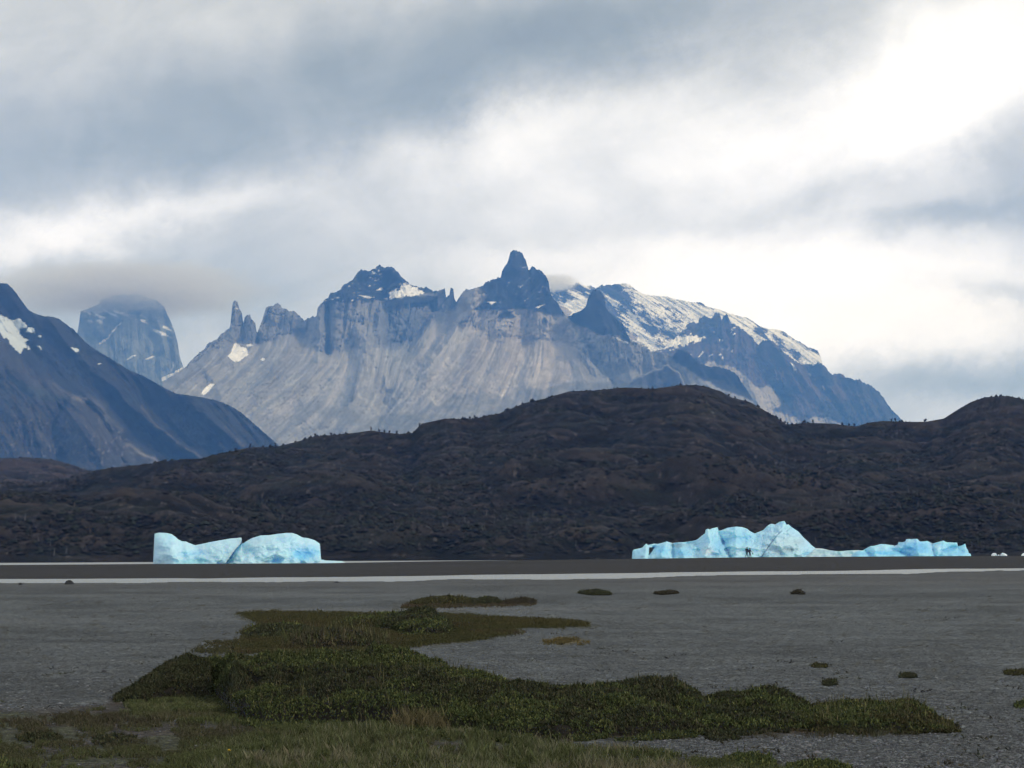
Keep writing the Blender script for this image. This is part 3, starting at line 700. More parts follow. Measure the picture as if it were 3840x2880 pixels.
    disp += 190 * R.poly(Z2([(755, 405), (900, 385), (1010, 380), (1130, 370), (1040, 500), (960, 610), (905, 668), (750, 695), (748, 560)]), 14, 6)   # recessed bay of the wall
    disp += F(Z2([(1140, 360), (1060, 480), (960, 610), (900, 690)]), 24, 80)
    disp += F(Z2([(640, 640), (620, 740), (590, 860), (560, 980)]), 34, -110)              # buttress below the wall
    disp += F(Z2([(640, 640), (700, 740), (745, 840), (760, 930)]), 22, -60)
    disp += F(Z2([(690, 700), (665, 860), (720, 980), (760, 1040)]), 24, 70)
    disp += F(Z2([(870, 690), (790, 800), (765, 900), (765, 1030), (700, 1120)]), 36, 120)    # main couloir
    disp += F(Z2([(1330, 320), (1290, 440), (1230, 560), (1150, 665), (1040, 800)]), 40, -170, asym=-.5)   # the arete of the central horn
    disp += F(Z2([(1210, 400), (1130, 560), (1010, 700), (880, 840)]), 34, 110)
    disp += F(Z2([(1380, 480), (1350, 600), (1400, 700)]), 22, 50)
    disp += F(Z2([(1690, 640), (1650, 780), (1570, 890), (1500, 1010)]), 26, 70)
    disp += F(Z2([(1500, 560), (1440, 700), (1330, 860), (1210, 960)]), 44, -60)
    disp += F(Z2([(1780, 560), (1760, 700), (1700, 860)]), 40, -50)
    disp += F(Z2([(1920, 500), (1990, 640), (2060, 780), (2180, 890)]), 30, -120, asym=.4)    # right edge of the pale face
    disp += F(Z2([(2000, 560), (2060, 740), (2160, 860)]), 40, 170)
    disp += F(Z2([(1600, 80), (1600, 240), (1640, 420)]), 34, -90)
    disp += F(Z2([(1672, 195), (1690, 330)]), 12, 60)
    disp += F(Z2([(720, 165), (640, 300), (560, 380)]), 30, -70); disp += F(Z2([(780, 180), (900, 300)]), 24, -60); disp += F(Z2([(760, 260), (740, 370)]), 20, 60)
    disp += F(Z3([(735, 410), (760, 560), (820, 760)]), 26, -90); disp += F(Z3([(690, 470), (640, 640)]), 20, 40)
    disp += -900 * knob4 + -250 * R.poly(Z3([(1480, 1240), (1640, 1160), (2030, 1310), (2100, 1500), (1400, 1500)]), 14, 6)
    disp += F(Z1([(1500, 390), (1505, 560)]), 7, -40); disp += F(Z1([(1580, 480), (1590, 620)]), 8, -30); disp += F(Z1([(1553, 530), (1548, 640)]), 7, 50); disp += F(Z1([(1637, 590), (1640, 650)]), 8, 60)
    disp += F(Z1([(1420, 1000), (1300, 800), (1465, 600)][::-1]), 14, -30)
    disp += F(Z1([(1640, 640), (1500, 800), (1300, 1000)]), 24, 60)
    # ---- colour of the rock, with sun and shade on its faces painted in
    c = np.zeros(X.shape + (3,)) + GRAN
    lit_tone = R.field([(Z2([(1500, 600)])[0] + (1.0,))[:3], (Z2([(1800, 760)])[0] + (1.1,))[:3], (Z2([(1200, 900)])[0] + (.6,))[:3], (Z2([(400, 700)])[0] + (.15,))[:3], (Z2([(0, 900)])[0] + (.05,))[:3], (Z1([(1300, 900)])[0] + (.0,))[:3], (Z2([(850, 600)])[0] + (-.5,))[:3], (Z2([(600, 1100)])[0] + (-.1,))[:3], (Z3([(800, 1000)])[0] + (-.3,))[:3], (Z2([(450, 520)])[0] + (.2,))[:3], (Z3([(1200, 1050)])[0] + (-.1,))[:3]])[..., 0]  # warm sun on the central face and dimmer left flank, painted as tint
    c = c * (.84 + np.clip(lit_tone, -.6, 1.2)[..., None] * np.array([.38, .29, .23]))
    c = c * (1 + (.10 * L2 + .08 * L3 + .09 * L1)[..., None])
    c = c * (1 + .35 * fbm(X * .02, Y * .02, 5, 61)[..., None])
    for pts, wd, s_ in [([(765, 700), (768, 850), (765, 1020)], 4, .35), ([(640, 700), (650, 860), (700, 1000)], 4, .3), ([(1680, 680), (1640, 790), (1570, 890), (1500, 1010)], 4, .35), ([(1400, 880), (1330, 1050), (1280, 1130)], 4, .35), ([(940, 620), (800, 760), (765, 900)], 4, .25), ([(1050, 800), (880, 940), (760, 1040)], 6, .2), ([(1990, 700), (2080, 800), (2180, 895)], 4, .4), ([(560, 900), (600, 1000), (680, 1060)], 4, .3), ([(1050, 1010), (1090, 1050)], 5, .3)]:
        d, _ = line_dist(X + 12 * fbm(X * .05, Y * .05, 3, 4), Y + 12 * fbm(X * .05, Y * .05, 3, 6), Z2(pts))
        c = c * (1 + (s_ * np.exp(-(d / wd) ** 1.2))[..., None])
    crk = ridged(X * .03, Y * .05, 4, 91) + .5 * ridged(X * .09, Y * .06, 3, 92)
    c = c * (1 - (.22 + .25 * cliff) * smooth(crk, 1.12, 1.32))[..., None] * (1 + .16 * smooth(fbm(X * .04, Y * .10, 5, 93), .08, .2))[..., None]
    disp += (7 + 12 * cliff) * smooth(crk, 1.1, 1.3)
    # dark water stains on the walls
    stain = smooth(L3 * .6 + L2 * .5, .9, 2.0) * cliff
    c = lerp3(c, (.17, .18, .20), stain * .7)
    c = lerp3(c, (.17, .185, .21), .62 * blur(cliff * (X < Z2([(1215, 0)])[0][0]), 6) * (1 - .6 * smooth(X, Z2([(560, 0)])[0][0] - 90, Z2([(560, 0)])[0][0]) * (1 - smooth(X, Z2([(620, 0)])[0][0], Z2([(740, 0)])[0][0]))))  # walls left of the central horn darkened: cloud shade painted into the rock
    c = lerp3(c, (.13, .15, .18), .55 * R.poly(Z2([(755, 405), (900, 400), (960, 430), (1010, 470), (960, 610), (905, 665), (760, 690), (748, 560)]), 10, 10))  # shade inside the recessed bay, painted as darker rock
    c = lerp3(c, (.42, .40, .39), .5 * tal * smooth(L2 * .5 + L3 * .6, .6, 1.6) * (1 - scrub))
    dk = DROCK * (1 + .5 * fbm(X * .05, Y * .03, 5, 66)[..., None] + .12 * L2[..., None])
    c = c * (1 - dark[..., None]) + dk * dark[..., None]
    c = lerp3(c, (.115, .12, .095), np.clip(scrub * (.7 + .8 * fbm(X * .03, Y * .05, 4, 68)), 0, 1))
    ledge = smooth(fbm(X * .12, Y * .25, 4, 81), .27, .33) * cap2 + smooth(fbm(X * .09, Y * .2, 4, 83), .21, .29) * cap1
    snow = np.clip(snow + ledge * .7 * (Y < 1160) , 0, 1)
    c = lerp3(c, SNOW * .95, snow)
    yb = [(600, 1740), (1000, 1740), (1500, 1740), (2000, 1740), (2700, 1740), (3400, 1800)]
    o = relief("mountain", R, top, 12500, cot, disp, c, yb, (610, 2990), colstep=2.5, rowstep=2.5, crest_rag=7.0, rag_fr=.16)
    tag(o, "pale granite massif with two dark rock horns on top")
massif()

def left_mountain():
    R = Raster(-420, 1180, 1040, 1800, 3.0)
    X, Y = R.X, R.Y
    top = [(-420, 900), (-150, 1010)] + DV([(0, 612), (15, 612), (28, 624), (40, 640), (60, 668), (75, 677), (95, 683), (115, 684), (130, 690), (145, 702), (160, 712), (180, 735), (205, 755), (240, 775), (280, 800), (310, 812), (350, 835), (380, 850), (430, 857), (470, 865), (500, 878), (520, 890), (560, 925), (600, 960), (625, 985), (680, 1030)])
    dirs = [(z[0], z[1], dx, dy) for z, dx, dy in [(Z1([(100, 700)])[0], .5, 1), (Z1([(400, 700)])[0], .8, 1), (Z1([(700, 900)])[0], .9, 1), (Z1([(1000, 1100)])[0], .9, 1), (Z1([(1400, 1200)])[0], .9, 1), (Z1([(100, 1000)])[0], .7, .7), (Z1([(200, 1250)])[0], .2, 1), (Z1([(600, 1250)])[0], .5, 1), (Z1([(500, 950)])[0], 1, .6)]]
    L1 = R.lic(dirs, 1, 12, 21); L2 = R.lic(dirs, 2, 30, 22); L3 = R.lic(dirs, 6, 50, 23); L4 = R.lic(dirs, 12, 70, 24)
    cot = 1.25 + 0 * X
    lower = R.poly(Z1([(-800, 560), (0, 610), (100, 720), (250, 850), (420, 960), (600, 1020), (680, 1130), (780, 1230), (850, 1330), (1020, 1420), (1040, 1700), (-800, 1700)]), 8, 12)
    disp = 5 * L1 + 11 * L2 + 20 * L3 + 38 * L4 + 60 * fbm(X * .012, Y * .012, 5, 31) + 30 * fbm(X * .06, Y * .05, 5, 32)
    disp += -380 * blur(lower, 16, it=2) + 22 * (0.5 - ridged(X * .012, Y * .01, 4, 35)) * lower * 2
    F = R.feature
    disp += F(Z1([(300, 500), (560, 780), (780, 1000), (1000, 1200), (1300, 1400)]), 26, -110)
    disp += F(Z1([(860, 900), (1000, 1100), (1150, 1250), (1330, 1400)]), 24, 120)
    disp += F(Z1([(1180, 990), (1350, 1150), (1560, 1330)]), 26, -110)
    disp += F(Z1([(560, 1040), (640, 1130), (700, 1230)]), 20, 90)
    disp += F(Z1([(380, 1080), (340, 1200), (400, 1400)]), 24, 110)
    c = np.zeros(X.shape + (3,)) + np.array([.021, .021, .022])
    br = smooth(fbm(X * .012 + Y * .004, Y * .012, 5, 41), -.05, .15)
    c = lerp3(c, (.022, .026, .024), br)
    tan_ = smooth(L3 * .5 + L4 * .35 + 2.5 * fbm(X * .01, Y * .01, 3, 43), .7, 1.7)
    c = lerp3(c, (.062, .056, .046), tan_ * .5)
    c = lerp3(c, (.020, .022, .024), smooth(Z1([(0, 800)])[0][1] - Y + (X - 0) * .75, -20, 120) * .55)
    c = lerp3(c, (.060, .052, .042), lower * .5)
    for pts, wd, s_ in [([(470, 1010), (560, 1020), (640, 1060), (690, 1140), (770, 1220)], 9, .8), ([(820, 1310), (900, 1360), (960, 1380), (1010, 1420)], 6, .9), ([(900, 1060), (980, 1170), (1120, 1290), (1310, 1400)], 6, .4), ([(240, 1200), (300, 1310)], 6, .4), ([(340, 920), (430, 990)], 5, .5), ([(1440, 1180), (1560, 1310)], 6, .25)]:
        d, _ = line_dist(X + 20 * fbm(X * .03, Y * .03, 3, 4), Y + 20 * fbm(X * .03, Y * .03, 3, 6), Z1(pts))
        c = lerp3(c, (.19, .175, .145), s_ * np.exp(-(d / wd) ** 1.3))
    grn = R.poly(Z1([(60, 880), (140, 900), (280, 960), (420, 1000), (460, 1030), (300, 1030), (180, 990), (90, 930)]), 5, 10)
    c = lerp3(c, (.030, .040, .030), grn * .7)
    c = c * (1 + .16 * L1[..., None] + .16 * L2[..., None] + .5 * fbm(X * .05, Y * .05, 5, 48)[..., None])
    dead = smooth(fbm(X * .15, Y * .08, 4, 55), .18, .28) * smooth(Y, 1500, 1620) * lower
    c = lerp3(c, (.24, .23, .22), dead * .5)
    snow = np.maximum.reduce([
        R.poly(Z1([(-90, 440), (0, 475), (40, 492), (80, 512), (125, 505), (170, 543), (175, 560), (132, 568), (124, 600), (150, 622), (182, 640), (163, 660), (168, 690), (150, 692), (135, 732), (100, 702), (50, 640), (0, 600), (-90, 560)]), 0, 6, fr=.1),
        R.poly(Z1([(175, 560), (215, 560), (218, 578), (226, 594), (165, 590)]), 0, 3), R.poly(Z1([(236, 675), (250, 674), (270, 698), (262, 705)]), 0, 2), R.poly(Z1([(450, 685), (475, 690), (505, 697), (500, 712), (480, 716)]), 0, 2), R.poly(Z1([(242, 608), (262, 605), (264, 620), (246, 624)]), 0, 2), R.poly(Z1([(172, 670), (190, 690), (196, 703), (180, 700)]), 0, 2), R.poly(Z1([(625, 788), (645, 787), (645, 795), (625, 796)]), 0, 2)])
    c = lerp3(c, np.array([.62, .68, .70]), snow)
    disp -= 14 * snow
    yb = [(-420, 1790), (1180, 1790)]
    o = relief("mountain", R, top, 8200, cot, disp, c, yb, (-410, 1170), crest_rag=2.5)
    tag(o, "dark bluish mountainside with a small glacier patch at the left edge")
left_mountain()

def cloud_tower():
    R = Raster(200, 900, 1090, 1560, 2.5)
    X, Y = R.X, R.Y
    top = Z1([(380, 1000), (440, 900), (470, 700), (500, 560), (508, 500), (515, 455), (560, 440), (640, 405), (640, 380), (760, 345), (900, 350), (1000, 385), (1050, 430), (1072, 485), (1085, 510), (1098, 540), (1112, 580), (1125, 625), (1138, 670), (1142, 720), (1152, 760), (1172, 815), (1200, 850), (1300, 900)])
    dirs = [(400, 1200, .1, 1), (600, 1300, .15, 1), (500, 1400, 0, 1)]
    L1 = R.lic(dirs, 1, 10, 51); L2 = R.lic(dirs, 2, 22, 52); L3 = R.lic(dirs, 6, 40, 53)
    disp = 6 * L1 + 12 * L2 + 22 * L3 + 60 * fbm(X * .02, Y * .02, 5, 54)
    disp += R.feature(Z1([(770, 530), (690, 630), (640, 660)]), 10, 60) + R.feature(Z1([(1000, 500), (1040, 600), (1060, 800)]), 24, -70)
    c = np.zeros(X.shape + (3,)) + np.array([.17, .19, .185])
    c = c * (1 + .12 * L2[..., None] + .5 * fbm(X * .03, Y * .03, 5, 56)[..., None])
    band = smooth(fbm(X * .03 + Y * .02, Y * .12 - X * .05, 5, 57), .06, .14)
    up = R.poly(Z1([(785, 480), (860, 480), (1000, 520), (1100, 560), (1130, 625), (1080, 630), (1000, 600), (960, 545), (880, 530), (800, 500)]), 6, 8)
    up2 = R.poly(Z1([(515, 455), (720, 440), (860, 450), (720, 500), (640, 540), (540, 500)]), 6, 8)
    snow = np.clip(band * up * 1.2 + band * up2 * .5, 0, 1)
    for pts, wd in [([(765, 530), (720, 580), (690, 625), (640, 660)], 3.5), ([(860, 735), (820, 755)], 3), ([(980, 740), (930, 765)], 2.5), ([(1170, 815), (1110, 860), (1040, 885)], 7), ([(1105, 790), (1100, 830)], 3)]:
        d, _ = line_dist(X + 10 * fbm(X * .08, Y * .08, 3, 4), Y + 10 * fbm(X * .08, Y * .08, 3, 6), Z1(pts))
        snow = np.maximum(snow, (d < wd).astype(float) * .8)
    c = lerp3(c, SNOW * .85, snow)
    o = relief("mountain", R, top, 17500, 0.45 + 0 * X, disp, c, [(200, 1540), (900, 1540)], (225, 880), colstep=2.5, rowstep=2.5)
    tag(o, "steep blue-grey rock tower with its summit in cloud")
cloud_tower()

def right_wall():
    R = Raster(2380, 3520, 1140, 1760, 2.5)
    X, Y = R.X, R.Y
    top = [(2380, 1420)] + Z3([(1240, 930), (1330, 880), (1450, 760), (1500, 700), (1540, 680), (1590, 690), (1600, 645), (1640, 625), (1680, 650), (1712, 640), (1730, 602), (1765, 605), (1780, 655), (1788, 660), (1800, 625), (1833, 618), (1852, 685)]) + Z4([(270, 385), (300, 400), (340, 425), (370, 450), (400, 485), (436, 522), (452, 505), (470, 490), (512, 488), (535, 505), (560, 522), (600, 570), (640, 600), (690, 640), (740, 655), (800, 655), (855, 640), (865, 655), (885, 668), (905, 702), (930, 725), (955, 722), (990, 714), (1020, 740), (1060, 752), (1080, 762), (1100, 758), (1110, 746), (1122, 765), (1150, 780), (1200, 800), (1235, 835), (1270, 870), (1290, 905), (1300, 922), (1340, 970), (1380, 1010), (1405, 1035), (1500, 1130), (1640, 1300)])
    dirs = [(z[0], z[1], dx, dy) for z, dx, dy in [(Z4([(200, 450)])[0], .2, 1), (Z4([(500, 600)])[0], .1, 1), (Z4([(700, 800)])[0], .6, 1), (Z4([(1000, 850)])[0], .5, 1), (Z4([(300, 600)])[0], -.3, 1), (Z4([(1200, 950)])[0], .4, 1), (Z4([(450, 900)])[0], .5, 1)]]
    L1 = R.lic(dirs, 1, 10, 61); L2 = R.lic(dirs, 2, 22, 62); L3 = R.lic(dirs, 6, 40, 63); L4 = R.lic(dirs, 12, 50, 64)
    disp = 6 * L1 + 13 * L2 + 22 * L3 + 34 * L4 + 40 * fbm(X * .1, Y * .1, 4, 68) + 60 * (0.5 - ridged(X * .01, Y * .009, 5, 65)) * 2
    F = R.feature
    disp += F(Z4([(440, 520), (440, 640), (520, 800), (620, 900)]), 24, 130) + F(Z4([(510, 490), (700, 700), (860, 900)]), 26, -120)
    disp += F(Z4([(860, 650), (900, 800), (1040, 1000)]), 22, -110) + F(Z4([(760, 690), (880, 830), (990, 960)]), 18, 100)
    disp += F(Z4([(1110, 750), (1150, 900), (1300, 1040)]), 26, -60)
    c = np.zeros(X.shape + (3,)) + np.array([.085, .068, .068])
    c = lerp3(c, (.042, .044, .050), smooth(fbm(X * .008 + .3, Y * .008, 4, 66), -.08, .08))
    c = c * (1 + .10 * L1[..., None] + .12 * L2[..., None] + .35 * fbm(X * .03, Y * .03, 4, 67)[..., None])
    pale = np.maximum(R.poly(Z4([(30, 640), (130, 640), (180, 665), (240, 670), (300, 700), (330, 720), (400, 780), (450, 810), (520, 795), (570, 870), (575, 920), (540, 960), (620, 990), (710, 1030), (700, 1200), (380, 1200), (380, 880), (340, 820), (290, 740), (180, 690), (60, 672)]), 3, 12), R.poly(Z4([(770, 1030), (790, 1005), (850, 1010), (900, 1005), (960, 1040), (1050, 1100), (1050, 1250), (760, 1250)]), 3, 8))
    pc = np.array([.36, .335, .30]) * (1 + .12 * L3[..., None] + .4 * fbm(X * .05, Y * .05, 4, 69)[..., None])
    c = c * (1 - pale[..., None]) + pc * pale[..., None]
    snow = np.maximum.reduce([
        R.poly(Z3([(1480, 790), (1560, 800), (1640, 808), (1600, 830), (1520, 860), (1440, 870), (1380, 900), (1300, 900), (1280, 860), (1400, 820)]), 0, 14, fr=.08),
        R.poly(Z3([(1630, 920), (1635, 935), (1595, 975), (1592, 968)]), 0, 2), R.poly(Z4([(650, 636), (665, 650), (690, 690), (672, 692)]), 0, 2), R.poly(Z4([(766, 705), (780, 715), (792, 732), (778, 724)]), 0, 2), R.poly(Z4([(860, 795), (872, 800), (888, 826), (876, 820)]), 0, 2), R.poly(Z4([(808, 745), (816, 744), (822, 760)]), 0, 1.5), R.poly(Z4([(172, 488), (182, 486), (178, 512)]), 0, 2), R.poly(Z4([(190, 600), (200, 605), (204, 630), (196, 622)]), 0, 3, fr=.2)])
    sn2 = smooth(fbm(X * .06 + Y * .03, Y * .09, 4, 88), .22, .27) * smooth(1370 - Y, 0, 60) * (X < 2760)
    c = lerp3(c, SNOW, np.clip(snow + sn2, 0, 1))
    cot = 1.0 + 0 * X; cot = cot + 0.5 * smooth(Y, 1450, 1600)
    o = relief("mountain", R, top, 16800, cot, disp, c, [(2380, 1750), (3520, 1750)], (2390, 3500), colstep=2.5, rowstep=2.5, crest_rag=7, rag_fr=.16)
    tag(o, "brown and blue rocky flank falling to the right of the massif")
right_wall()

def snow_ridge():
    R = Raster(1980, 3220, 1010, 1620, 2.5)
    X, Y = R.X, R.Y
    top = [(1980, 1060), (2040, 1062)] + Z3([(360, 372), (430, 352), (500, 362), (560, 372), (575, 355), (592, 346), (612, 362), (640, 380), (665, 384), (690, 375), (715, 388), (740, 400), (765, 384), (790, 374), (810, 380), (830, 370), (865, 374), (900, 363), (930, 368), (960, 358), (1010, 365), (1040, 385), (1080, 420), (1150, 455), (1250, 462), (1330, 470), (1400, 490), (1480, 505), (1560, 520), (1590, 514), (1610, 516), (1650, 545), (1700, 562), (1760, 575), (1830, 600), (1900, 622), (1990, 645)]) + Z4([(340, 338), (362, 342), (400, 362), (430, 390), (462, 404), (500, 415), (540, 416), (580, 425), (612, 436), (640, 460), (680, 486), (740, 520), (770, 540), (800, 546), (832, 562), (850, 600), (862, 645), (900, 760), (1000, 950)])
    dirs = [(2100, 1150, 1, .45), (2400, 1200, 1, .62), (2500, 1300, 1, .7), (2700, 1250, 1, .6), (3000, 1350, .9, .7), (2250, 1250, 1, .5)]
    L1 = R.lic(dirs, 1, 5, 71); L2 = R.lic(dirs, 1, 16, 72); L3 = R.lic(dirs, 4, 36, 73); L4 = R.lic(dirs, 8, 46, 74)
    disp = 3 * L1 + 8 * L2 + 18 * L3 + 30 * L4 + 50 * fbm(X * .012, Y * .012, 5, 75)
    yt = np.interp(X[0], *np.array(top).T)[None, :]
    rockiness = R.field([(2130, 1110, .5), (2060, 1180, -1.8), (2130, 1160, -1.6), (2180, 1190, -1.6), (2220, 1100, .3), (2290, 1100, .8), (2350, 1130, .9), (2400, 1180, .4), (2300, 1160, .6), (2330, 1210, -.1), (2380, 1240, -.9), (2450, 1250, .2), (2480, 1120, -.3), (2560, 1160, -.6), (2600, 1140, -1.5), (2480, 1190, .1), (2550, 1230, .2), (2430, 1300, -.9), (2500, 1290, .2), (2600, 1220, .1), (2620, 1200, .0), (2700, 1180, -1.8), (2800, 1230, -2), (2860, 1240, .3), (2830, 1290, -1.0), (2900, 1250, -1.2), (2960, 1290, -.8), (3000, 1310, .2), (3050, 1340, .2), (2940, 1340, -.5)], 3.0)[..., 0]
    rk = smooth(.35 * L3 + .6 * L2 + .15 * L4 + .5 * L1 + 7.0 * fbm(X * .012 + Y * .006, Y * .034 - X * .020, 7, 79) + 3.5 * fbm(X * .05 + Y * .02, Y * .11 - X * .06, 5, 80) + rockiness * 1.5 + .2, .0, .18)
    for pts in [Z3([(1480, 500), (1600, 512), (1660, 555), (1560, 522)]), Z3([(1695, 558), (1830, 598), (1760, 580)]), Z4([(20, 235), (45, 233), (95, 270), (50, 252)])]:
        rk = np.maximum(rk, R.poly(pts, 0, 5, fr=.1))
    rc = np.array([.060, .052, .060]) * (1 + .15 * L2[..., None] + .3 * fbm(X * .04, Y * .04, 4, 78)[..., None])
    c = SNOW * (1 - rk[..., None]) + rc * rk[..., None]
    disp += -16 * rk
    tanp = np.maximum(R.poly(Z2([(1850, 415), (1900, 425), (1948, 462), (1925, 490), (1860, 470)]), 0, 3), R.poly(Z3([(1010, 770), (1050, 760), (1085, 800), (1080, 840), (1030, 830)]), 0, 3))
    c = lerp3(c, (.38, .34, .30), tanp)
    o = relief("mountain", R, top, 19000, 1.25 + 0 * X, disp, c, [(1980, 1610), (3220, 1610)], (1990, 3200), colstep=2.5, rowstep=2.5, crest_rag=3.5, rag_fr=.2)
    tag(o, "snow covered rock ridge behind the right-hand horns")
snow_ridge()

# ================================================================== ICEBERGS
def ice_mat():
    m, t = new_mat("glacier_ice")
    a = t.n("ShaderNodeAttribute", attribute_name="albedo"); geo = t.n("ShaderNodeNewGeometry")
    n = t.noise(geo.outputs["Position"], 0.9, 7, 0.62, 0.4)
    n2 = t.noise(geo.outputs["Position"], 0.25, 4, 0.6, 0.8)
    f = t.math("MULTIPLY_ADD", t.math("SUBTRACT", n2, 0.5), 0.25, 1.0)
    c = t.n("ShaderNodeVectorMath", operation="SCALE"); t.l(a.outputs["Color"], c.inputs[0]); t.l(f, c.inputs["Scale"])
    b = principled(t, c.outputs[0], 0.42, n, 0.6, 0.5, 0.5)
    b.inputs["Subsurface Weight"].default_value = 0.45
    b.inputs["Subsurface Radius"].default_value = (0.8, 2.4, 4.0)
    b.inputs["Subsurface Scale"].default_value = 1.0
    return m
M_ICE = ice_mat()
ICE_W = np.array([.56, .84, .99]); ICE_B = np.array([.17, .62, .99]); ICE_T = np.array([.25, .60, .66]); ICE_G = np.array([.55, .73, .75])

def berg(name, top, Yc, thick, colorf, dispf=None, seed=1, step=1.8, keepfn=None, xr=None, rag=1.2, lean=0.0):
    top = np.array(top); x0, x1 = (top[0, 0], top[-1, 0]) if xr is None else xr
    xs = np.arange(x0, x1 + step, step)
    yt = np.interp(xs, top[:, 0], top[:, 1]) + rag * fbm(xs * .15, xs * 0, 4, seed)
    ywl = hor(xs) + (HC - WATER_Z) * FOC / Yc + 4
    yt = np.minimum(yt, ywl - 1)
    nr = int((ywl - yt).max() / step) + 2
    u = np.linspace(-1, 1, len(xs)); taper = np.sqrt(np.clip(1 - np.abs(u) ** 3.5, 0, 1))
    T = np.linspace(0, 1, nr)[:, None]
    yy = ywl + (yt - ywl) * T; xx = np.broadcast_to(xs, yy.shape)
    ll = FOC / Yc
    ox = xx + 0 * yy
    cell = ridged(ox * .018, yy * .03, 4, seed + 3)
    facet = 4.0 * (np.abs(fbm(ox * .012, yy * .02, 3, seed + 5)) * 2 + .6 * np.abs(fbm(ox * .035, yy * .06, 3, seed + 6))) + .7 * cell
    front = thick * (1 - T ** 1.6) * .75 + thick * .12
    d = front * taper - facet * taper * (1 - .6 * T)
    if dispf is not None: d = d - dispf(ox, yy) * taper
    Yfr = Yc - d
    Vf = P(xx, yy, Yfr)
    nb = 10
    Tb = np.linspace(1, 0, nb + 1)[1:][:, None]
    yb_ = ywl + (yt - ywl) * Tb
    Yb_ = Yc + (thick * (1 - Tb ** 1.8) * .8 + .5) * taper + 0.05 + 2 * np.abs(fbm(xs * .03, Tb * 3, 3, seed + 8)) * taper
    Vb = P(np.broadcast_to(xs, yb_.shape), yb_, Yb_)
    Vb[-1, :, 2] = -1.5
    Vb[..., 0] += 0
    A = colorf(ox, yy); Ab = colorf(np.broadcast_to(xs, yb_.shape), yb_)
    V = np.concatenate([Vf, Vb]); A = np.concatenate([A, Ab])
    keep = None
    if keepfn is not None:
        keep = np.ones((V.shape[0] - 1, V.shape[1] - 1), bool)
        xx2 = np.concatenate([xx, np.broadcast_to(xs, yb_.shape)]); yy2 = np.concatenate([yy, yb_])
        keep = keepfn(xx2, yy2)[:-1, :-1]
    return make_mesh(name, V.reshape(-1, 3), grid_quads(V.shape[0], V.shape[1], keep), M_ICE, A.reshape(-1, 3))

def spots(X, Y, lst, base, zf):
    c = np.zeros(X.shape + (3,)) + base
    for (px, py, rx, ry, col, s) in lst:
        (qx, qy), = zf([(px, py)]); k = 2.633
        wx = 14 * fbm(X * .03, Y * .05, 3, 4); wy = 10 * fbm(X * .03, Y * .05, 3, 8)
        m = np.exp(-(((X + wx - qx) * k / rx) ** 2 + ((Y + wy - qy) * k / ry) ** 2) ** 1.4) * s
        c = lerp3(c, col, m)
    return c * (1 + .10 * fbm(X * .05, Y * .14, 4, 3)[..., None])

def left_berg():
    top = ZL([(196, 425), (200, 330), (204, 250), (206, 180), (210, 135), (250, 125), (330, 128), (380, 140), (415, 165), (440, 190), (480, 210), (520, 212), (570, 235), (610, 248), (660, 240), (760, 218), (860, 200), (960, 182), (1040, 175), (1066, 174), (1069, 180), (1071, 234), (1095, 225), (1130, 200), (1180, 175), (1260, 152), (1340, 150), (1430, 135), (1510, 128), (1570, 128), (1620, 145), (1670, 172), (1730, 180), (1790, 200), (1843, 235), (1848, 300), (1852, 388), (1900, 400), (2060, 405), (2085, 418)])
    top = sorted(top)
    line = ZL([(1078, 175), (1058, 235), (1000, 300), (905, 435)])
    def disp(X, Y):
        d, s = line_dist(X, Y, line)
        rt = X > np.interp(Y, [p[1] for p in line], [p[0] for p in line])
        v = np.where(rt, 4.5 * np.exp(-d / 28), -1.2 * np.exp(-d / 10))
        for cx, cy, rx, ry, a in [(600, 330, 130, 40, 2.2), (590, 400, 170, 35, 2.5), (1650, 350, 130, 70, 3.0), (1430, 400, 90, 35, 2.0), (330, 250, 90, 100, -1.5), (900, 270, 120, 60, -1.0), (1350, 230, 200, 70, -1.5)]:
            (qx, qy), = ZL([(cx, cy)]); v = v + a * np.exp(-((X - qx) * 2.633 / rx) ** 2 - ((Y - qy) * 2.633 / ry) ** 2)
        return v
    def col(X, Y):
        c = spots(X, Y, [(600, 330, 130, 30, ICE_B * .8 + .2 * ICE_W, .55), (560, 410, 150, 30, ICE_T * 1.2, .7), (670, 400, 55, 32, ICE_T, .9), (850, 400, 110, 28, ICE_T * 1.2, .35), (360, 200, 50, 50, ICE_B, .15),
                         (1660, 350, 110, 75, ICE_B, .85), (1780, 320, 70, 60, ICE_B, .55), (1420, 405, 80, 35, ICE_B, .75), (1330, 380, 110, 40, ICE_T * 1.3, .4), (1500, 200, 110, 30, ICE_B, .22), (1150, 310, 60, 20, ICE_B, .25), (1550, 400, 70, 30, ICE_W, .6)], ICE_W, ZL)
        rt = X > np.interp(Y, [p[1] for p in line], [p[0] for p in line])
        d, _ = line_dist(X, Y, line)
        return lerp3(c, ICE_B, np.where(rt, np.exp(-(d / 11) ** 2) * .85, 0))
    o = berg("iceberg", top, 600, 13, col, disp, seed=11)
    tag(o, "smooth pale blue iceberg split by a slanting crack, left of the beach", "iceberg")

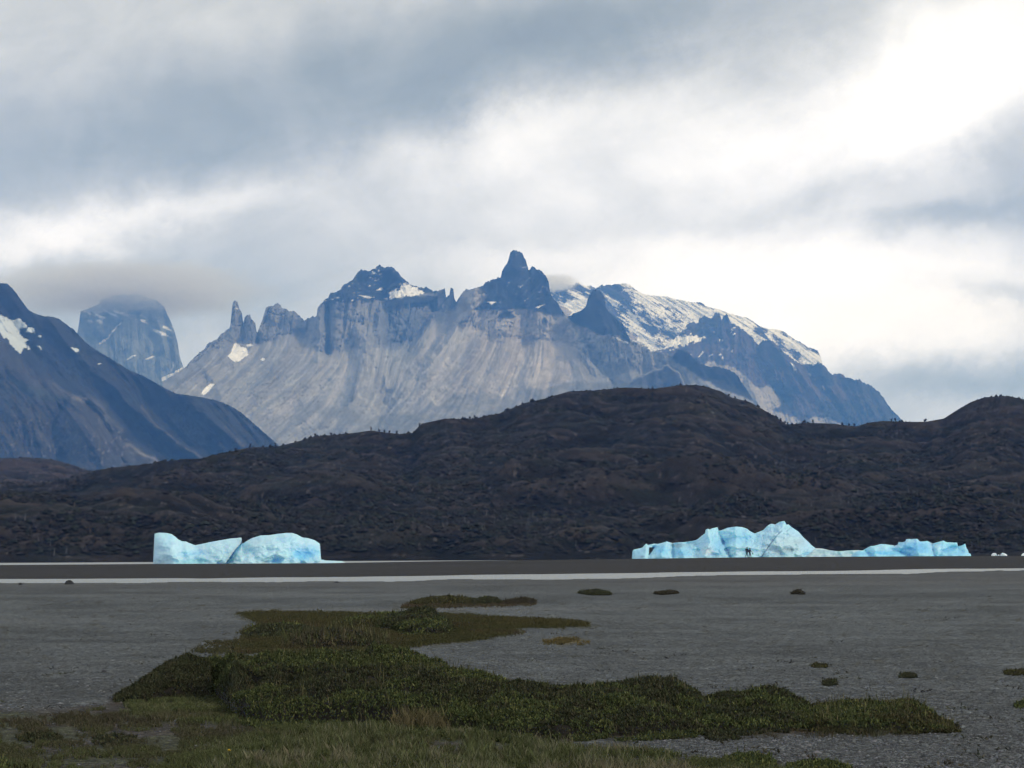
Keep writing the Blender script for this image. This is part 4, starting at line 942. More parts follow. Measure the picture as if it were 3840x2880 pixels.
def right_berg():
    top = ZR([(184, 450), (190, 385), (200, 372), (285, 352), (310, 325), (325, 310), (340, 325), (360, 322), (400, 312), (440, 315), (480, 305), (525, 290), (570, 302), (584, 306), (640, 300), (700, 297), (800, 282), (830, 270), (870, 235), (905, 210), (912, 175), (935, 165), (950, 172), (985, 158), (1030, 150), (1040, 186), (1080, 175), (1130, 155), (1210, 143), (1270, 148), (1320, 165), (1350, 190), (1395, 213), (1440, 195), (1480, 178), (1530, 130), (1560, 115), (1595, 124), (1640, 97), (1690, 88), (1710, 126), (1727, 119), (1760, 150), (1830, 195), (1870, 245), (1920, 290), (1960, 330), (2000, 360), (2060, 395), (2150, 432)])
    crack = ZR([(1462, 442), (1540, 330), (1620, 225), (1662, 188)]); crack2 = ZR([(1708, 195), (1758, 145)])
    teeth = ZR([(345, 435), (400, 350), (450, 320)])
    def disp(X, Y):
        v = 0 * X
        for pts, wd, a in [(ZR([(585, 305), (595, 440)]), 6, 3.5), (ZR([(400, 350), (345, 440)]), 8, 2.5), (ZR([(1040, 190), (1100, 330), (1150, 440)]), 10, 2.6), (crack, 4, .7), (crack2, 3, .5), (ZR([(930, 170), (960, 300), (900, 430)]), 12, -2.2), (ZR([(1690, 100), (1600, 260), (1700, 430)]), 20, -2.0), (ZR([(525, 295), (470, 430)]), 14, -2.0), (ZR([(650, 345), (700, 430)]), 14, -2.6), (ZR([(1200, 150), (1220, 420)]), 26, -1.6), (ZR([(590, 330), (800, 300), (850, 400)]), 8, 1.6), (ZR([(1760, 380), (1800, 370)]), 9, 1.5)]:
            d, _ = line_dist(X + 5 * fbm(X * .06, Y * .06, 3, 1), Y, pts); v = v + a * np.exp(-(d / wd) ** 1.4)
        return v + 1.2 * fbm(X * .06, Y * .06, 4, 9)
    def col(X, Y):
        c = spots(X, Y, [(230, 410, 40, 40, ICE_T, .4), (470, 380, 70, 60, ICE_B * .7 + ICE_T * .3, .8), (690, 400, 90, 45, ICE_B * .6 + ICE_T * .4, .7), (640, 330, 60, 30, (.14, .28, .33), .75), (780, 320, 100, 40, ICE_T, .4), (1050, 340, 90, 90, ICE_B * .6 + ICE_T * .4, .45), (1250, 250, 170, 90, ICE_B, .25), (1270, 390, 150, 60, ICE_W, .8), (1600, 200, 140, 70, ICE_W, .5), (930, 390, 60, 45, (.72, .78, .76), .7), (1700, 350, 240, 110, ICE_G, .75), (1750, 260, 160, 80, ICE_G, .5), (1760, 368, 40, 18, (.22, .32, .35), .6), (1680, 380, 50, 25, (.35, .48, .5), .4), (1830, 290, 40, 25, (.4, .5, .52), .4), (1950, 410, 80, 25, ICE_B * .5 + ICE_T * .5, .5), (1700, 410, 60, 20, ICE_T, .4)], ICE_W * np.array([.86, .97, 1.0]), ZR)
        for pts, wd, col_, s in [(crack, 1.6, (.14, .24, .28), .75), (crack2, 1.4, (.18, .28, .32), .6), (ZR([(1150, 350), (1140, 420)]), 3, (.2, .4, .55), .5), (ZR([(275, 440), (300, 437)]), 3, (.12, .1, .1), .6)]:
            d, _ = line_dist(X, Y, pts); c = lerp3(c, col_, s * np.exp(-(d / wd) ** 2))
        sp = smooth(fbm(X * .14, Y * .14, 4, 15), .20, .30) * smooth(X, 2480, 2600)
        return lerp3(c, (.28, .42, .46), sp * .5)
    hole = ZR([(352, 352), (400, 348), (402, 356), (372, 400), (345, 432), (352, 395)])
    o = berg("iceberg", top, 600, 11, col, disp, seed=23, keepfn=lambda x, y: ~in_poly(x, y, hole), step=1.6)
    tag(o, "tall jagged blue iceberg with a dark crack, behind the two walkers", "iceberg")

def far_right_berg():
    top = ZS([(505, 440), (512, 420), (525, 405), (560, 388), (620, 380), (650, 360), (700, 335), (730, 335), (800, 315), (870, 322), (940, 330), (965, 322), (970, 295), (1000, 298), (1040, 292), (1048, 268), (1160, 265), (1182, 290), (1230, 290), (1255, 285), (1310, 310), (1350, 300), (1415, 282), (1450, 298), (1550, 302), (1556, 316), (1560, 342), (1600, 330), (1632, 312), (1642, 350), (1660, 380), (1665, 405), (1685, 412), (1690, 436)])
    def col(X, Y):
        return spots(X, Y, [(1150, 350, 170, 60, ICE_B * .85, .75), (850, 405, 200, 22, ICE_B, .85), (1100, 285, 70, 20, ICE_W, .7), (1350, 350, 70, 60, ICE_W, .7), (1520, 390, 130, 45, ICE_B * .7 + ICE_T * .3, .45), (600, 405, 60, 25, ICE_B * .7 + ICE_T * .3, .5), (800, 345, 110, 25, ICE_W, .5), (1450, 330, 80, 20, ICE_B, .3)], ICE_W * np.array([.72, .93, 1.0]), ZS)
    def disp(X, Y):
        v = 0 * X
        for pts, wd, a in [(ZS([(970, 310), (900, 360), (1080, 430)]), 10, 2.5), (ZS([(1300, 310), (1330, 430)]), 10, 2.5), (ZS([(650, 380), (700, 430)]), 8, 2), (ZS([(1550, 345), (1400, 390), (1380, 430)]), 8, 2.2), (ZS([(1150, 280), (1180, 420)]), 22, -1.8), (ZS([(600, 390), (580, 430)]), 14, -1.5)]:
            d, _ = line_dist(X, Y, pts); v = v + a * np.exp(-(d / wd) ** 1.4)
        return v
    o = berg("iceberg", top, 560, 8, col, disp, seed=37)
    tag(o, "low bright turquoise iceberg with notched crest, right of the tall one", "iceberg")
    shelf = ZS([(60, 436), (150, 358), (190, 358), (230, 362), (300, 378), (380, 388), (480, 380), (560, 376), (620, 380), (660, 440)])
    o = berg("ice_floe", shelf, 590, 3.5, lambda X, Y: spots(X, Y, [(350, 400, 200, 20, ICE_T, .3), (250, 380, 60, 12, (.3, .42, .44), .4)], ICE_G, ZS), seed=41)
    tag(o, "low greyish ice shelf joining the tall iceberg and the turquoise one", "ice floe")
    for top_, lab in ((ZS([(1888, 436), (1892, 415), (1910, 405), (1935, 407), (1945, 420), (1946, 436)]), "small white ice chunk, left of two beyond the gravel bar"),
                      (ZS([(1950, 436), (1956, 420), (1968, 419), (1971, 436)]), "tiny ice lump between two larger white chunks on the right"),
                      (ZS([(1973, 436), (1982, 412), (2000, 402), (2025, 410), (2044, 420), (2048, 436)]), "small white wedge-shaped ice chunk near the right edge"),
                      (ZS([(2186, 425), (2200, 408), (2240, 395), (2280, 400), (2300, 436)]), "white ice chunk cut off by the right edge of the view")):
        o = berg("ice_chunk", top_, 540, 2.0, lambda X, Y: np.zeros(X.shape + (3,)) + np.array([.80, .90, .93]), seed=43, step=1.2, rag=.4)
        tag(o, lab, "ice")
left_berg(); right_berg(); far_right_berg()

# ================================================================== PEOPLE
def cloth_mat(name, col, rough=.8):
    m, t = new_mat(name); geo = t.n("ShaderNodeNewGeometry")
    n = t.noise(geo.outputs["Position"], 40.0, 4, .6)
    c = t.mix(n, tuple(v * .7 for v in col), tuple(v * 1.3 for v in col))
    principled(t, c, rough, n, .3, .01, .2); return m
M_NAVY = cloth_mat("navy_cloth", (.010, .014, .035)); M_DARK = cloth_mat("dark_trousers", (.012, .013, .020)); M_SKIN = cloth_mat("skin", (.32, .20, .15), .6)
M_HAIR = cloth_mat("dark_hair", (.02, .015, .012)); M_BAG = cloth_mat("dark_bag", (.016, .02, .028)); M_BOOT = cloth_mat("boot", (.02, .017, .015))
def skin_obj(name, nodes, edges, mat, parent, sub=2, root=0):
    me = bpy.data.meshes.new(name); me.from_pydata([n[0] for n in nodes], edges, []); me.update()
    o = bpy.data.objects.new(name, me); scene.collection.objects.link(o)
    m = o.modifiers.new("skin", "SKIN"); s = o.modifiers.new("sub", "SUBSURF"); s.levels = sub; s.render_levels = sub
    for i, n in enumerate(nodes):
        r = n[1]; r = r if isinstance(r, tuple) else (r, r)
        me.skin_vertices[0].data[i].radius = r; me.skin_vertices[0].data[i].use_root = (i == root)
    me.materials.append(mat)
    dg = bpy.context.evaluated_depsgraph_get(); m2 = bpy.data.meshes.new_from_object(o.evaluated_get(dg))
    bpy.data.objects.remove(o)
    for p in m2.polygons: p.use_smooth = True
    m2.name = name
    if not m2.materials: m2.materials.append(mat)
    o = bpy.data.objects.new(name, m2); scene.collection.objects.link(o); o.parent = parent
    return o
def ellipsoid(name, c, r, mat, parent, seg=16, rings=10, cut=None):
    th = np.linspace(0, np.pi, rings + 1); ph = np.linspace(0, 2 * np.pi, seg, endpoint=False)
    T, Ph = np.meshgrid(th, ph, indexing="ij")
    V = np.stack([c[0] + r[0] * np.sin(T) * np.cos(Ph), c[1] + r[1] * np.sin(T) * np.sin(Ph), c[2] + r[2] * np.cos(T)], -1)
    i = np.arange((rings + 1) * seg).reshape(rings + 1, seg); j = np.roll(i, -1, 1)
    q = np.stack([i[:-1], i[1:], j[1:], j[:-1]], -1).reshape(-1, 4)
    return make_mesh(name, V.reshape(-1, 3), q, mat, parent=parent)
def person(xp, Hh, pose, label):
    X = (xp - 1920) / FOC * BAR_Y; zg = float(ground_z(X, BAR_Y - .5))
    k = Hh / 1.75
    root = empty("person", (X, BAR_Y - .5, zg)); root.scale = (k, k, k)
    tag(root, label, "person", "two people walking on the gravel bar")
    J = pose
    n = [((0, 0, .95), (.15, .11)), ((0, 0, 1.12), (.135, .10)), ((J['lean'], 0, 1.36), (.17, .11)), ((J['lean'] * 1.2, 0, 1.50), .058), ((J['lean'] * 1.3, 0, 1.56), .055), ((J['lean'] * 1.4, 0, 1.655), (.082, .095)), ((J['lean'] * 1.4, 0, 1.70), (.07, .08))]
    e = [(0, 1), (1, 2), (2, 3), (3, 4), (4, 5), (5, 6)]
    for side in ('l', 'r'):
        b = len(n); sh, el_, ha = J['sh' + side], J['el' + side], J['ha' + side]
        n += [(sh, .062), (el_, .046), (ha, .034)]; e += [(2, b), (b, b + 1), (b + 1, b + 2)]
        d = (Vector(ha) - Vector(el_)).normalized()
        palm = Vector(ha) + d * .06
        n += [(tuple(palm), (.028, .02))]; e += [(b + 2, b + 3)]
        for f_, (ofs, L) in enumerate(((-.024, .07), (-.008, .08), (.008, .075), (.024, .06))):
            o1 = palm + d * L * .55 + Vector((0, ofs, 0)); o2 = palm + d * L + Vector((.012, ofs, -.01))
            q = len(n); n += [(tuple(o1), .009), (tuple(o2), .008)]; e += [(b + 3, q), (q, q + 1)]
        q = len(n); n += [(tuple(palm + Vector((.02, -.035, .0))), .010), (tuple(palm + d * .03 + Vector((.03, -.05, 0))), .009)]; e += [(b + 3, q), (q, q + 1)]
    legs = []
    for side in ('l', 'r'):
        b = len(n); hp, kn, an, toe = J['hp' + side], J['kn' + side], J['an' + side], J['to' + side]
        n += [(hp, .088), (kn, .060), (an, .043), (toe, (.04, .03))]; e += [(0, b), (b, b + 1), (b + 1, b + 2), (b + 2, b + 3)]
        legs.append((hp, kn, an, toe))
    skin_obj("body", n, e, M_SKIN, root)
    L = J['lean']
    jn = [((0, 0, .90), (.175, .13)), ((0, 0, 1.12), (.165, .125)), ((L, 0, 1.36), (.19, .13)), ((L * 1.15, 0, 1.47), (.085, .08))]; je = [(0, 1), (1, 2), (2, 3)]
    for side in ('l', 'r'):
        b = len(jn); jn += [(J['sh' + side], .08), (J['el' + side], .062), (tuple(Vector(J['ha' + side]).lerp(Vector(J['el' + side]), .08)), .05)]; je += [(2, b), (b, b + 1), (b + 1, b + 2)]
    skin_obj("jacket", jn, je, M_NAVY, root)
    tn = [((0, 0, .93), (.16, .12))]; te = []
    for hp, kn, an, toe in legs:
        b = len(tn); tn += [(hp, .102), (kn, .075), (tuple(Vector(an) + Vector((0, 0, .03))), .062)]; te += [(0, b), (b, b + 1), (b + 1, b + 2)]
    skin_obj("trousers", tn, te, M_DARK, root)
    for hp, kn, an, toe in legs:
        skin_obj("boot", [((an[0], an[1], an[2] + .06), .055), ((an[0], an[1], an[2] - .02), .06), (toe, (.05, .035))], [(0, 1), (1, 2)], M_BOOT, root)
    hx = L * 1.4
    ellipsoid("hood", (hx + .012, .012, 1.675), (.108, .118, .128), M_NAVY if J.get('hood') else M_HAIR, root)
    s = J['face']
    ellipsoid("nose", (hx + s * .10, -.01, 1.645), (.018, .014, .022), M_SKIN, root, 8, 6)
    if 'bag' in J:
        bx, by, bz = J['bag']; g = ellipsoid("shoulder_bag", (bx, by, bz), (.13, .07, .17), M_BAG, root)
    return root
PA = dict(lean=.02, face=1, hood=True, shl=(-.20, 0, 1.42), ell=(-.34, .02, 1.20), hal=(-.17, -.10, 1.10), shr=(.19, 0, 1.42), elr=(.27, .02, 1.15), har=(.20, -.10, .96),
          hpl=(-.07, 0, .90), knl=(-.10, 0, .50), anl=(-.27, 0, .09), tol=(-.20, -.10, .035), hpr=(.07, 0, .90), knr=(.12, 0, .50), anr=(.17, 0, .07), tor=(.29, -.04, .035), bag=(.12, .12, 1.05))
PB = dict(lean=.0, face=1, shl=(-.17, 0, 1.40), ell=(-.24, .02, 1.14), hal=(-.20, -.10, .92), shr=(.17, 0, 1.40), elr=(.28, .0, 1.14), har=(.46, -.04, .90),
          hpl=(-.07, 0, .90), knl=(-.06, 0, .50), anl=(-.16, .0, .07), tol=(-.06, -.06, .035), hpr=(.07, 0, .90), knr=(.12, 0, .50), anr=(.24, 0, .07), tor=(.35, -.05, .035))
person(2793.5, 1.77, PA, "taller walker in a dark navy jacket on the gravel bar, left of the pair")
pb = person(2804.5, 1.60, PB, "shorter dark-clad walker holding a small bag out, right of the pair")
def hand_bag():
    X = (2804.5 - 1920) / FOC * BAR_Y; zg = float(ground_z(X, BAR_Y - .5)); k = 1.60 / 1.75
    root = empty("carried_bag", (X + .56 * k, BAR_Y - .55, zg + .70 * k))
    tag(root, "small dark bag hanging from the shorter walker's outstretched hand", "bag")
    ellipsoid("pouch", (0, 0, .03), (.10, .05, .12), M_BAG, root, 12, 8)
    skin_obj("strap", [((-.03, 0, .12), .012), ((-.06, 0, .19), .012), ((-.01, 0, .22), .012), ((.03, 0, .12), .012)], [(0, 1), (1, 2), (2, 3)], M_BAG, root, 1)
hand_bag()

# ================================================================== PLANTS ON THE GRAVEL
PAL = {
    "green": [(.066, .084, .024), (.052, .068, .020), (.086, .100, .028), (.040, .052, .018), (.115, .118, .040)],
    "dark": [(.038, .047, .018), (.048, .052, .021), (.031, .038, .016), (.060, .056, .025), (.046, .040, .021)],
    "olive": [(.060, .062, .018), (.048, .050, .018), (.080, .074, .022), (.040, .040, .016), (.070, .052, .024)],
    "brown": [(.044, .038, .021), (.036, .034, .018), (.056, .046, .026), (.034, .036, .016), (.060, .042, .026)],
}
def leaves(pts, n_leaf, L, W, cols, rg, spread=.9, up=.8, vbias=None):
    """tufts of small pointed leaves (two triangles each, folded) growing from pts"""
    n = len(pts)
    p = np.repeat(pts, n_leaf, 0); m = len(p)
    a = rg.random(m) * 6.2832; tilt = rg.random(m) ** .7 * spread
    d = np.stack([np.cos(a) * tilt, np.sin(a) * tilt, np.full(m, up) + .3 * rg.random(m)], -1)
    d /= np.linalg.norm(d, axis=1)[:, None]
    s = np.cross(d, np.stack([np.cos(a * 3.1), np.sin(a * 3.1), .3 + 0 * a], -1)); s /= np.linalg.norm(s, axis=1)[:, None] + 1e-9
    l = (L * (.5 + .7 * rg.random(m) + 1.1 * (rg.random(m) > .9)))[:, None]; w_ = (W * (.6 + .8 * rg.random(m)))[:, None]
    p = p + (rg.random((m, 3)) - .5) * L * .6
    v = np.stack([p, p + d * l * .55 + s * w_, p + d * l, p + d * l * .55 - s * w_], 1)
    q = (np.arange(m) * 4)[:, None] + np.arange(4)[None]
    c = np.repeat(cols, n_leaf, 0) * (.6 + .9 * rg.random((m, 1)) ** 1.5); c = np.repeat(c[:, None], 4, 1)
    return v.reshape(-1, 3), q, c.reshape(-1, 3)

def shrub(knots, pal, label, cat="shrub", name="low_shrub", density=900, L=.035, W=.009, n_leaf=5, lump=.10, seed=1, group=None, kind=None, front_steep=.28, pal2=None, twig=(.012, .009, .006), ls=1.0, small=False, grassy=0.0):
    """knots: (x, y of the front foot, y of the top, depth in m). Builds a woody mat and its leafy cover."""
    K = np.array(knots, float); rg = np.random.default_rng(seed)
    nx = max(int((K[-1, 0] - K[0, 0]) / 6), 14); ns = 26
    xs = np.linspace(K[0, 0], K[-1, 0], nx); yb = np.interp(xs, K[:, 0], K[:, 1]) + 5 * fbm(xs * .02, 0 * xs, 4, seed); ytp = np.interp(xs, K[:, 0], K[:, 2]); dd = np.interp(xs, K[:, 0], K[:, 3])
    dfr = ground_dist(xs, yb); drd = dfr + dd * .72
    Hr = np.maximum(HC - (ytp - hor(xs)) * drd / FOC, .015)
    u = np.linspace(0, 1, nx); Hr = Hr * (np.clip(1 - (2 * u - 1) ** 2, 0, 1) ** (.5 if small else .12))
    scale_d = float(np.median(dfr)) / 25.0
    def surf(fx, s):
        d = np.interp(fx, np.arange(nx), dfr); D_ = np.interp(fx, np.arange(nx), dd); h = np.interp(fx, np.arange(nx), Hr); xp = np.interp(fx, np.arange(nx), xs)
        dist = d + s * D_; X = (xp - 1920) / FOC * dist
        prof = np.where(s < .72, .12 + .88 * np.clip(s / .72, 0, 1) ** front_steep * (.55 + .45 * np.clip(s / .72, 0, 1)), 1 - smooth(s, .74, 1.0) * .95)
        prof = prof * smooth(s, -.02, .05)
        lm = 1 + lump / .1 * (0.9 * fbm(X * .9 / ls, dist * .6 / ls, 3, seed + 3) + .65 * fbm(X * 3.2 / ls, dist * 2.6 / ls, 3, seed + 5))
        lm = np.where(s > .45, 1 + (lm - 1) * .45, lm)
        z = ground_z(X, dist) + h * prof * np.clip(lm, .25, 1.6)
        return np.stack([X, dist, z], -1)
    root = empty(name, (float((xs.mean() - 1920) / FOC * dfr.mean()), float(dfr.mean()), 0.0))
    off = np.array(root.location)
    tag(root, label, cat, group, kind)
    FX, S = np.meshgrid(np.arange(nx), np.linspace(0, 1, ns)); V = surf(FX, S); V[..., 2] -= .02 * min(scale_d, 2)
    V[0, :, 2] -= .05; V[-1, :, 2] -= .05
    tc_ = np.array(twig) * (1 + .6 * fbm(V[..., 0] * 6, V[..., 1] * 6, 4, 3)[..., None])
    make_mesh("woody_mat", (V - off).reshape(-1, 3), grid_quads(ns, nx), M_LEAF, tc_.reshape(-1, 3), parent=root)
    wid = float((K[-1, 0] - K[0, 0]) / FOC * dfr.mean()); area = wid * float(dd.mean())
    n = int(area * density * 1.35)
    fx = rg.random(n) * (nx - 1); s = rg.random(n) ** .85
    p = surf(fx, s); p[:, 2] += (rg.random(n) - .6) * .035
    gp = fbm(p[:, 0] * 2.4, p[:, 1] * 2.4, 3, seed + 31) > -.38 + .06 * rg.random(n); p = p[gp]; n = len(p)
    patchn = fbm(p[:, 0] * .9, p[:, 1] * .9, 4, seed + 11); fine = fbm(p[:, 0] * 4, p[:, 1] * 4, 3, seed + 13)
    A = np.array(PAL[pal]); B = np.array(PAL[pal2 or pal])
    ca = A[rg.integers(0, 5, n)]; cb = B[rg.integers(0, 5, n)]
    c = np.where((patchn * 1.3 + .8 * fine + .2 * (rg.random(n) - .5) > .06)[:, None], cb, ca)
    v, q, col = leaves(p - off, n_leaf, L * .82, W * .85, c, rg)
    tag(make_mesh("foliage", v, q, M_LEAF, col, smooth_shade=False, parent=root), kind="stuff")
    # loose sprigs thinning out round the foot and off both ends
    m = int(max(n * .16, 60)); fe = rg.random(m) * 1.10 - .05; se = np.where(rg.random(m) < .75, -.16 * rg.random(m) ** 1.6, rg.random(m))
    fxe = fe * (nx - 1); de = np.interp(fxe, np.arange(nx), dfr) + se * np.interp(fxe, np.arange(nx), dd)
    xe = xs[0] + fe * (xs[-1] - xs[0]); Xe = (xe - 1920) / FOC * de
    kk = fbm(Xe * 2.2, de * 2.2, 3, seed + 17) > -.02
    pe = np.stack([Xe, de, ground_z(Xe, de)], -1)[kk]
    if len(pe):
        v, q, col = leaves(pe - off, n_leaf, L * .9, W, (A * .8)[rg.integers(0, 5, len(pe))], rg)
        tag(make_mesh("fringe", v, q, M_LEAF, col, smooth_shade=False, parent=root), kind="stuff")
    # sparse upright shoots breaking the outline
    m = max(int(n * .006), 5); fx = rg.random(m) * (nx - 1); s = .4 + .6 * rg.random(m); p = surf(fx, s) - off
    v, q, col = leaves(p, 9, L * 1.5, W * .9, B[rg.integers(0, 5, m)] * 1.1, rg, spread=.35, up=1.0)
    tag(make_mesh("shoots", v, q, M_LEAF, col, smooth_shade=False, parent=root), kind="stuff")
    if grassy > 0:
        m = int(area * grassy); fx = rg.random(m) * (nx - 1); s = rg.random(m); p = surf(fx, s) - off
        g = np.array([(.075, .075, .022), (.10, .09, .04), (.055, .065, .018), (.12, .10, .05)])[rg.integers(0, 4, m)]
        v, q, col = leaves(p, 3, L * 3.0, W * .45, g, rg, spread=.5, up=1.0)
        tag(make_mesh("grass_tuft", v, q, M_LEAF, col, smooth_shade=False, parent=root), kind="stuff")
    return root

# foreground thicket, left to right
shrub([(436, 2622, 2608, .8), (520, 2628, 2560, 1.5), (620, 2615, 2500, 2.2), (700, 2606, 2468, 2.8), (800, 2610, 2462, 2.6)], "dark", "dark brown-green shrub sloping down at the left end of the thicket", density=2600, seed=101, pal2="dark", lump=.14)
shrub([(620, 2556, 2500, 2), (720, 2580, 2466, 3.6), (820, 2612, 2452, 5), (880, 2680, 2448, 6.4), (1000, 2705, 2440, 7), (1100, 2700, 2434, 7.5), (1250, 2700, 2428, 7.5), (1400, 2706, 2432, 7.5), (1500, 2712, 2448, 7.5), (1620, 2722, 2472, 7), (1700, 2730, 2494, 6.5), (1800, 2742, 2515, 6), (1930, 2752, 2538, 5)], "green", "largest green shrub mass in the middle of the thicket", density=1700, seed=102, pal2="dark", lump=.13, grassy=20)
shrub([(1780, 2740, 2540, 4.5), (1900, 2756, 2535, 5), (2000, 2762, 2548, 5), (2150, 2758, 2562, 4.6), (2270, 2752, 2560, 4.4), (2340, 2750, 2546, 4.6), (2430, 2748, 2532, 4.8), (2520, 2744, 2542, 4.4), (2600, 2742, 2585, 3.6), (2660, 2740, 2640, 2.5)], "green", "broad green shrub with a raised knob at its right, centre right of thicket", density=1700, seed=103, pal2="dark", lump=.13, grassy=12)
shrub([(2560, 2735, 2640, 2.5), (2650, 2738, 2606, 3.2), (2760, 2735, 2600, 3.2), (2850, 2730, 2578, 3.4), (2930, 2728, 2584, 3.2), (2990, 2726, 2622, 2.6), (3040, 2724, 2650, 2)], "dark", "dark rounded shrub with reddish top, second from the right in thicket", density=1900, seed=104, pal2="green", lump=.13)
shrub([(2960, 2722, 2650, 2.0), (3050, 2728, 2634, 2.8), (3200, 2735, 2626, 3), (3300, 2738, 2632, 3), (3390, 2742, 2626, 3), (3450, 2742, 2650, 2.6), (3500, 2740, 2690, 1.6), (3550, 2735, 2722, .9)], "olive", "low olive and ochre mat tapering out at the thicket's right end", density=1700, seed=105, pal2="green", lump=.12, grassy=50)
# middle island
shrub([(1400, 2352, 2335, 3), (1450, 2362, 2310, 5), (1500, 2376, 2302, 6), (1560, 2380, 2291, 8), (1620, 2382, 2289, 8), (1660, 2380, 2305, 6), (1690, 2376, 2340, 4), (1705, 2374, 2365, 2)], "green", "dark domed shrub on the middle green island", density=420, L=.06, W=.018, seed=111, pal2="dark", lump=.14, ls=1.6)
shrub([(920, 2388, 2380, 2), (960, 2392, 2352, 4), (1040, 2388, 2338, 6), (1110, 2382, 2336, 6), (1160, 2380, 2350, 4), (1190, 2378, 2368, 2)], "dark", "dark crescent shrub at the left of the middle island", density=420, L=.06, W=.018, seed=112, pal2="green", lump=.14, ls=1.6)
shrub([(1060, 2425, 2405, 3), (1120, 2430, 2375, 5), (1200, 2432, 2358, 6), (1300, 2430, 2356, 6), (1380, 2426, 2372, 5), (1460, 2418, 2398, 3)], "brown", "brownish low shrub along the near side of the middle island", density=420, L=.06, W=.018, seed=113, pal2="dark", lump=.14, ls=1.6, grassy=25)
shrub([(1250, 2350, 2338, 4), (1330, 2352, 2312, 7), (1420, 2350, 2304, 8), (1500, 2350, 2300, 7), (1560, 2352, 2320, 5)], "olive", "olive green shrub rising behind the domed shrub on the middle island", density=300, L=.06, W=.018, seed=114, pal2="green", ls=1.6)
# distant mounds on the gravel
for kn, pl, lab, sd_ in (
    ([(1548, 2263, 2256, 3), (1590, 2264, 2240, 6), (1680, 2264, 2231, 8), (1740, 2263, 2235, 8), (1785, 2262, 2248, 5), (1800, 2262, 2258, 2)], "olive", "longest low green mound beyond the middle island", 121),
    ([(1768, 2264, 2258, 2), (1790, 2264, 2242, 5), (1830, 2264, 2234, 6), (1860, 2263, 2240, 5), (1875, 2262, 2255, 2)], "dark", "dark round mound between two others beyond the middle island", 122),
    ([(1878, 2264, 2260, 2), (1910, 2264, 2250, 4), (1950, 2262, 2239, 5), (1985, 2260, 2242, 5), (2002, 2258, 2254, 2)], "brown", "brownish mound at the right of the row beyond the island", 123),
    ([(2168, 2225, 2221, 3), (2195, 2230, 2212, 5), (2235, 2233, 2209, 7), (2270, 2232, 2214, 5), (2286, 2230, 2226, 2)], "dark", "lone flat green mound on the gravel right of the centre", 124),
    ([(2448, 2228, 2225, 3), (2475, 2229, 2219, 5), (2510, 2228, 2217, 5), (2535, 2226, 2223, 3)], "brown", "thin low plant streak on the gravel, between the flat mound and the round tuft", 125),
    ([(2960, 2228, 2224, 2), (2972, 2228, 2213, 4), (2985, 2228, 2211, 4), (2998, 2228, 2216, 3), (3006, 2228, 2225, 2)], "brown", "small dark round tuft alone on the far right gravel", 126)):
    kn = [(a, b, b - (b - c) * .8, d) for a, b, c, d in kn]
    shrub(kn, pl, lab, density=330, L=.07, W=.022, seed=sd_, lump=.14, ls=2.2, small=True, name="mat_plant", cat="plant")
# small plants near the right
for kn, pl, lab, sd_ in (
    ([(3070, 2563, 2555, .6), (3090, 2564, 2545, 1), (3108, 2563, 2543, 1), (3124, 2562, 2553, .6)], "dark", "twiggy dark plantlet on gravel above the thicket's right end", 131),
    ([(3355, 2537, 2532, .5), (3385, 2538, 2527, .8), (3420, 2536, 2530, .5)], "dark", "flat dark sprig on gravel right of the twiggy plantlet", 132),
    ([(3028, 2499, 2495, .6), (3055, 2500, 2491, .9), (3088, 2498, 2494, .6)], "olive", "flat olive streak of plants behind the twiggy plantlet", 133),
    ([(3745, 2526, 2521, .8), (3790, 2528, 2516, 1), (3842, 2526, 2520, .8)], "olive", "upper olive plant streak at the right edge of the gravel", 134),
    ([(3778, 2652, 2644, .6), (3810, 2653, 2635, .9), (3850, 2651, 2638, .8)], "green", "lower green plant mat cut by the right edge of the view", 135),
    ([(2636, 2762, 2756, .5), (2680, 2767, 2743, .9), (2730, 2766, 2745, .8), (2758, 2763, 2756, .4)], "dark", "small green mat alone on gravel below the thicket", 136),
    ([(90, 2772, 2764, .5), (150, 2780, 2745, .9), (210, 2778, 2742, .9), (245, 2772, 2758, .5)], "dark", "dark green leafy mat at lower left among brown grass", 137),
    ([(360, 2780, 2766, .6), (410, 2790, 2742, 1), (470, 2788, 2745, 1), (520, 2780, 2768, .5)], "dark", "dark green clump right of the lower left leafy mat", 138),
    ([(-30, 2885, 2850, .8), (20, 2888, 2838, .9), (60, 2885, 2860, .5)], "green", "green clump cut by the bottom left corner", 139),
    ([(2690, 2870, 2850, .5), (2740, 2880, 2828, 1.2), (2830, 2880, 2826, 1.2), (2890, 2875, 2850, .5)], "green", "bright green leafy mat at the bottom edge, left of its neighbour", 140),
    ([(2930, 2895, 2862, .6), (3010, 2900, 2848, 1), (3100, 2900, 2856, 1), (3170, 2895, 2880, .5)], "green", "bright green leafy mat at the bottom edge, right of its neighbour", 141)):
    kn = [(a, b, b - (b - c) * (.62 if sd_ in (131, 137, 138) else .5), d * 1.3) for a, b, c, d in kn]
    shrub(kn, pl, lab, density=1700 if sd_ > 138 else 700, L=.03, W=.009, seed=sd_, lump=.10, small=True, name="mat_plant", cat="plant")

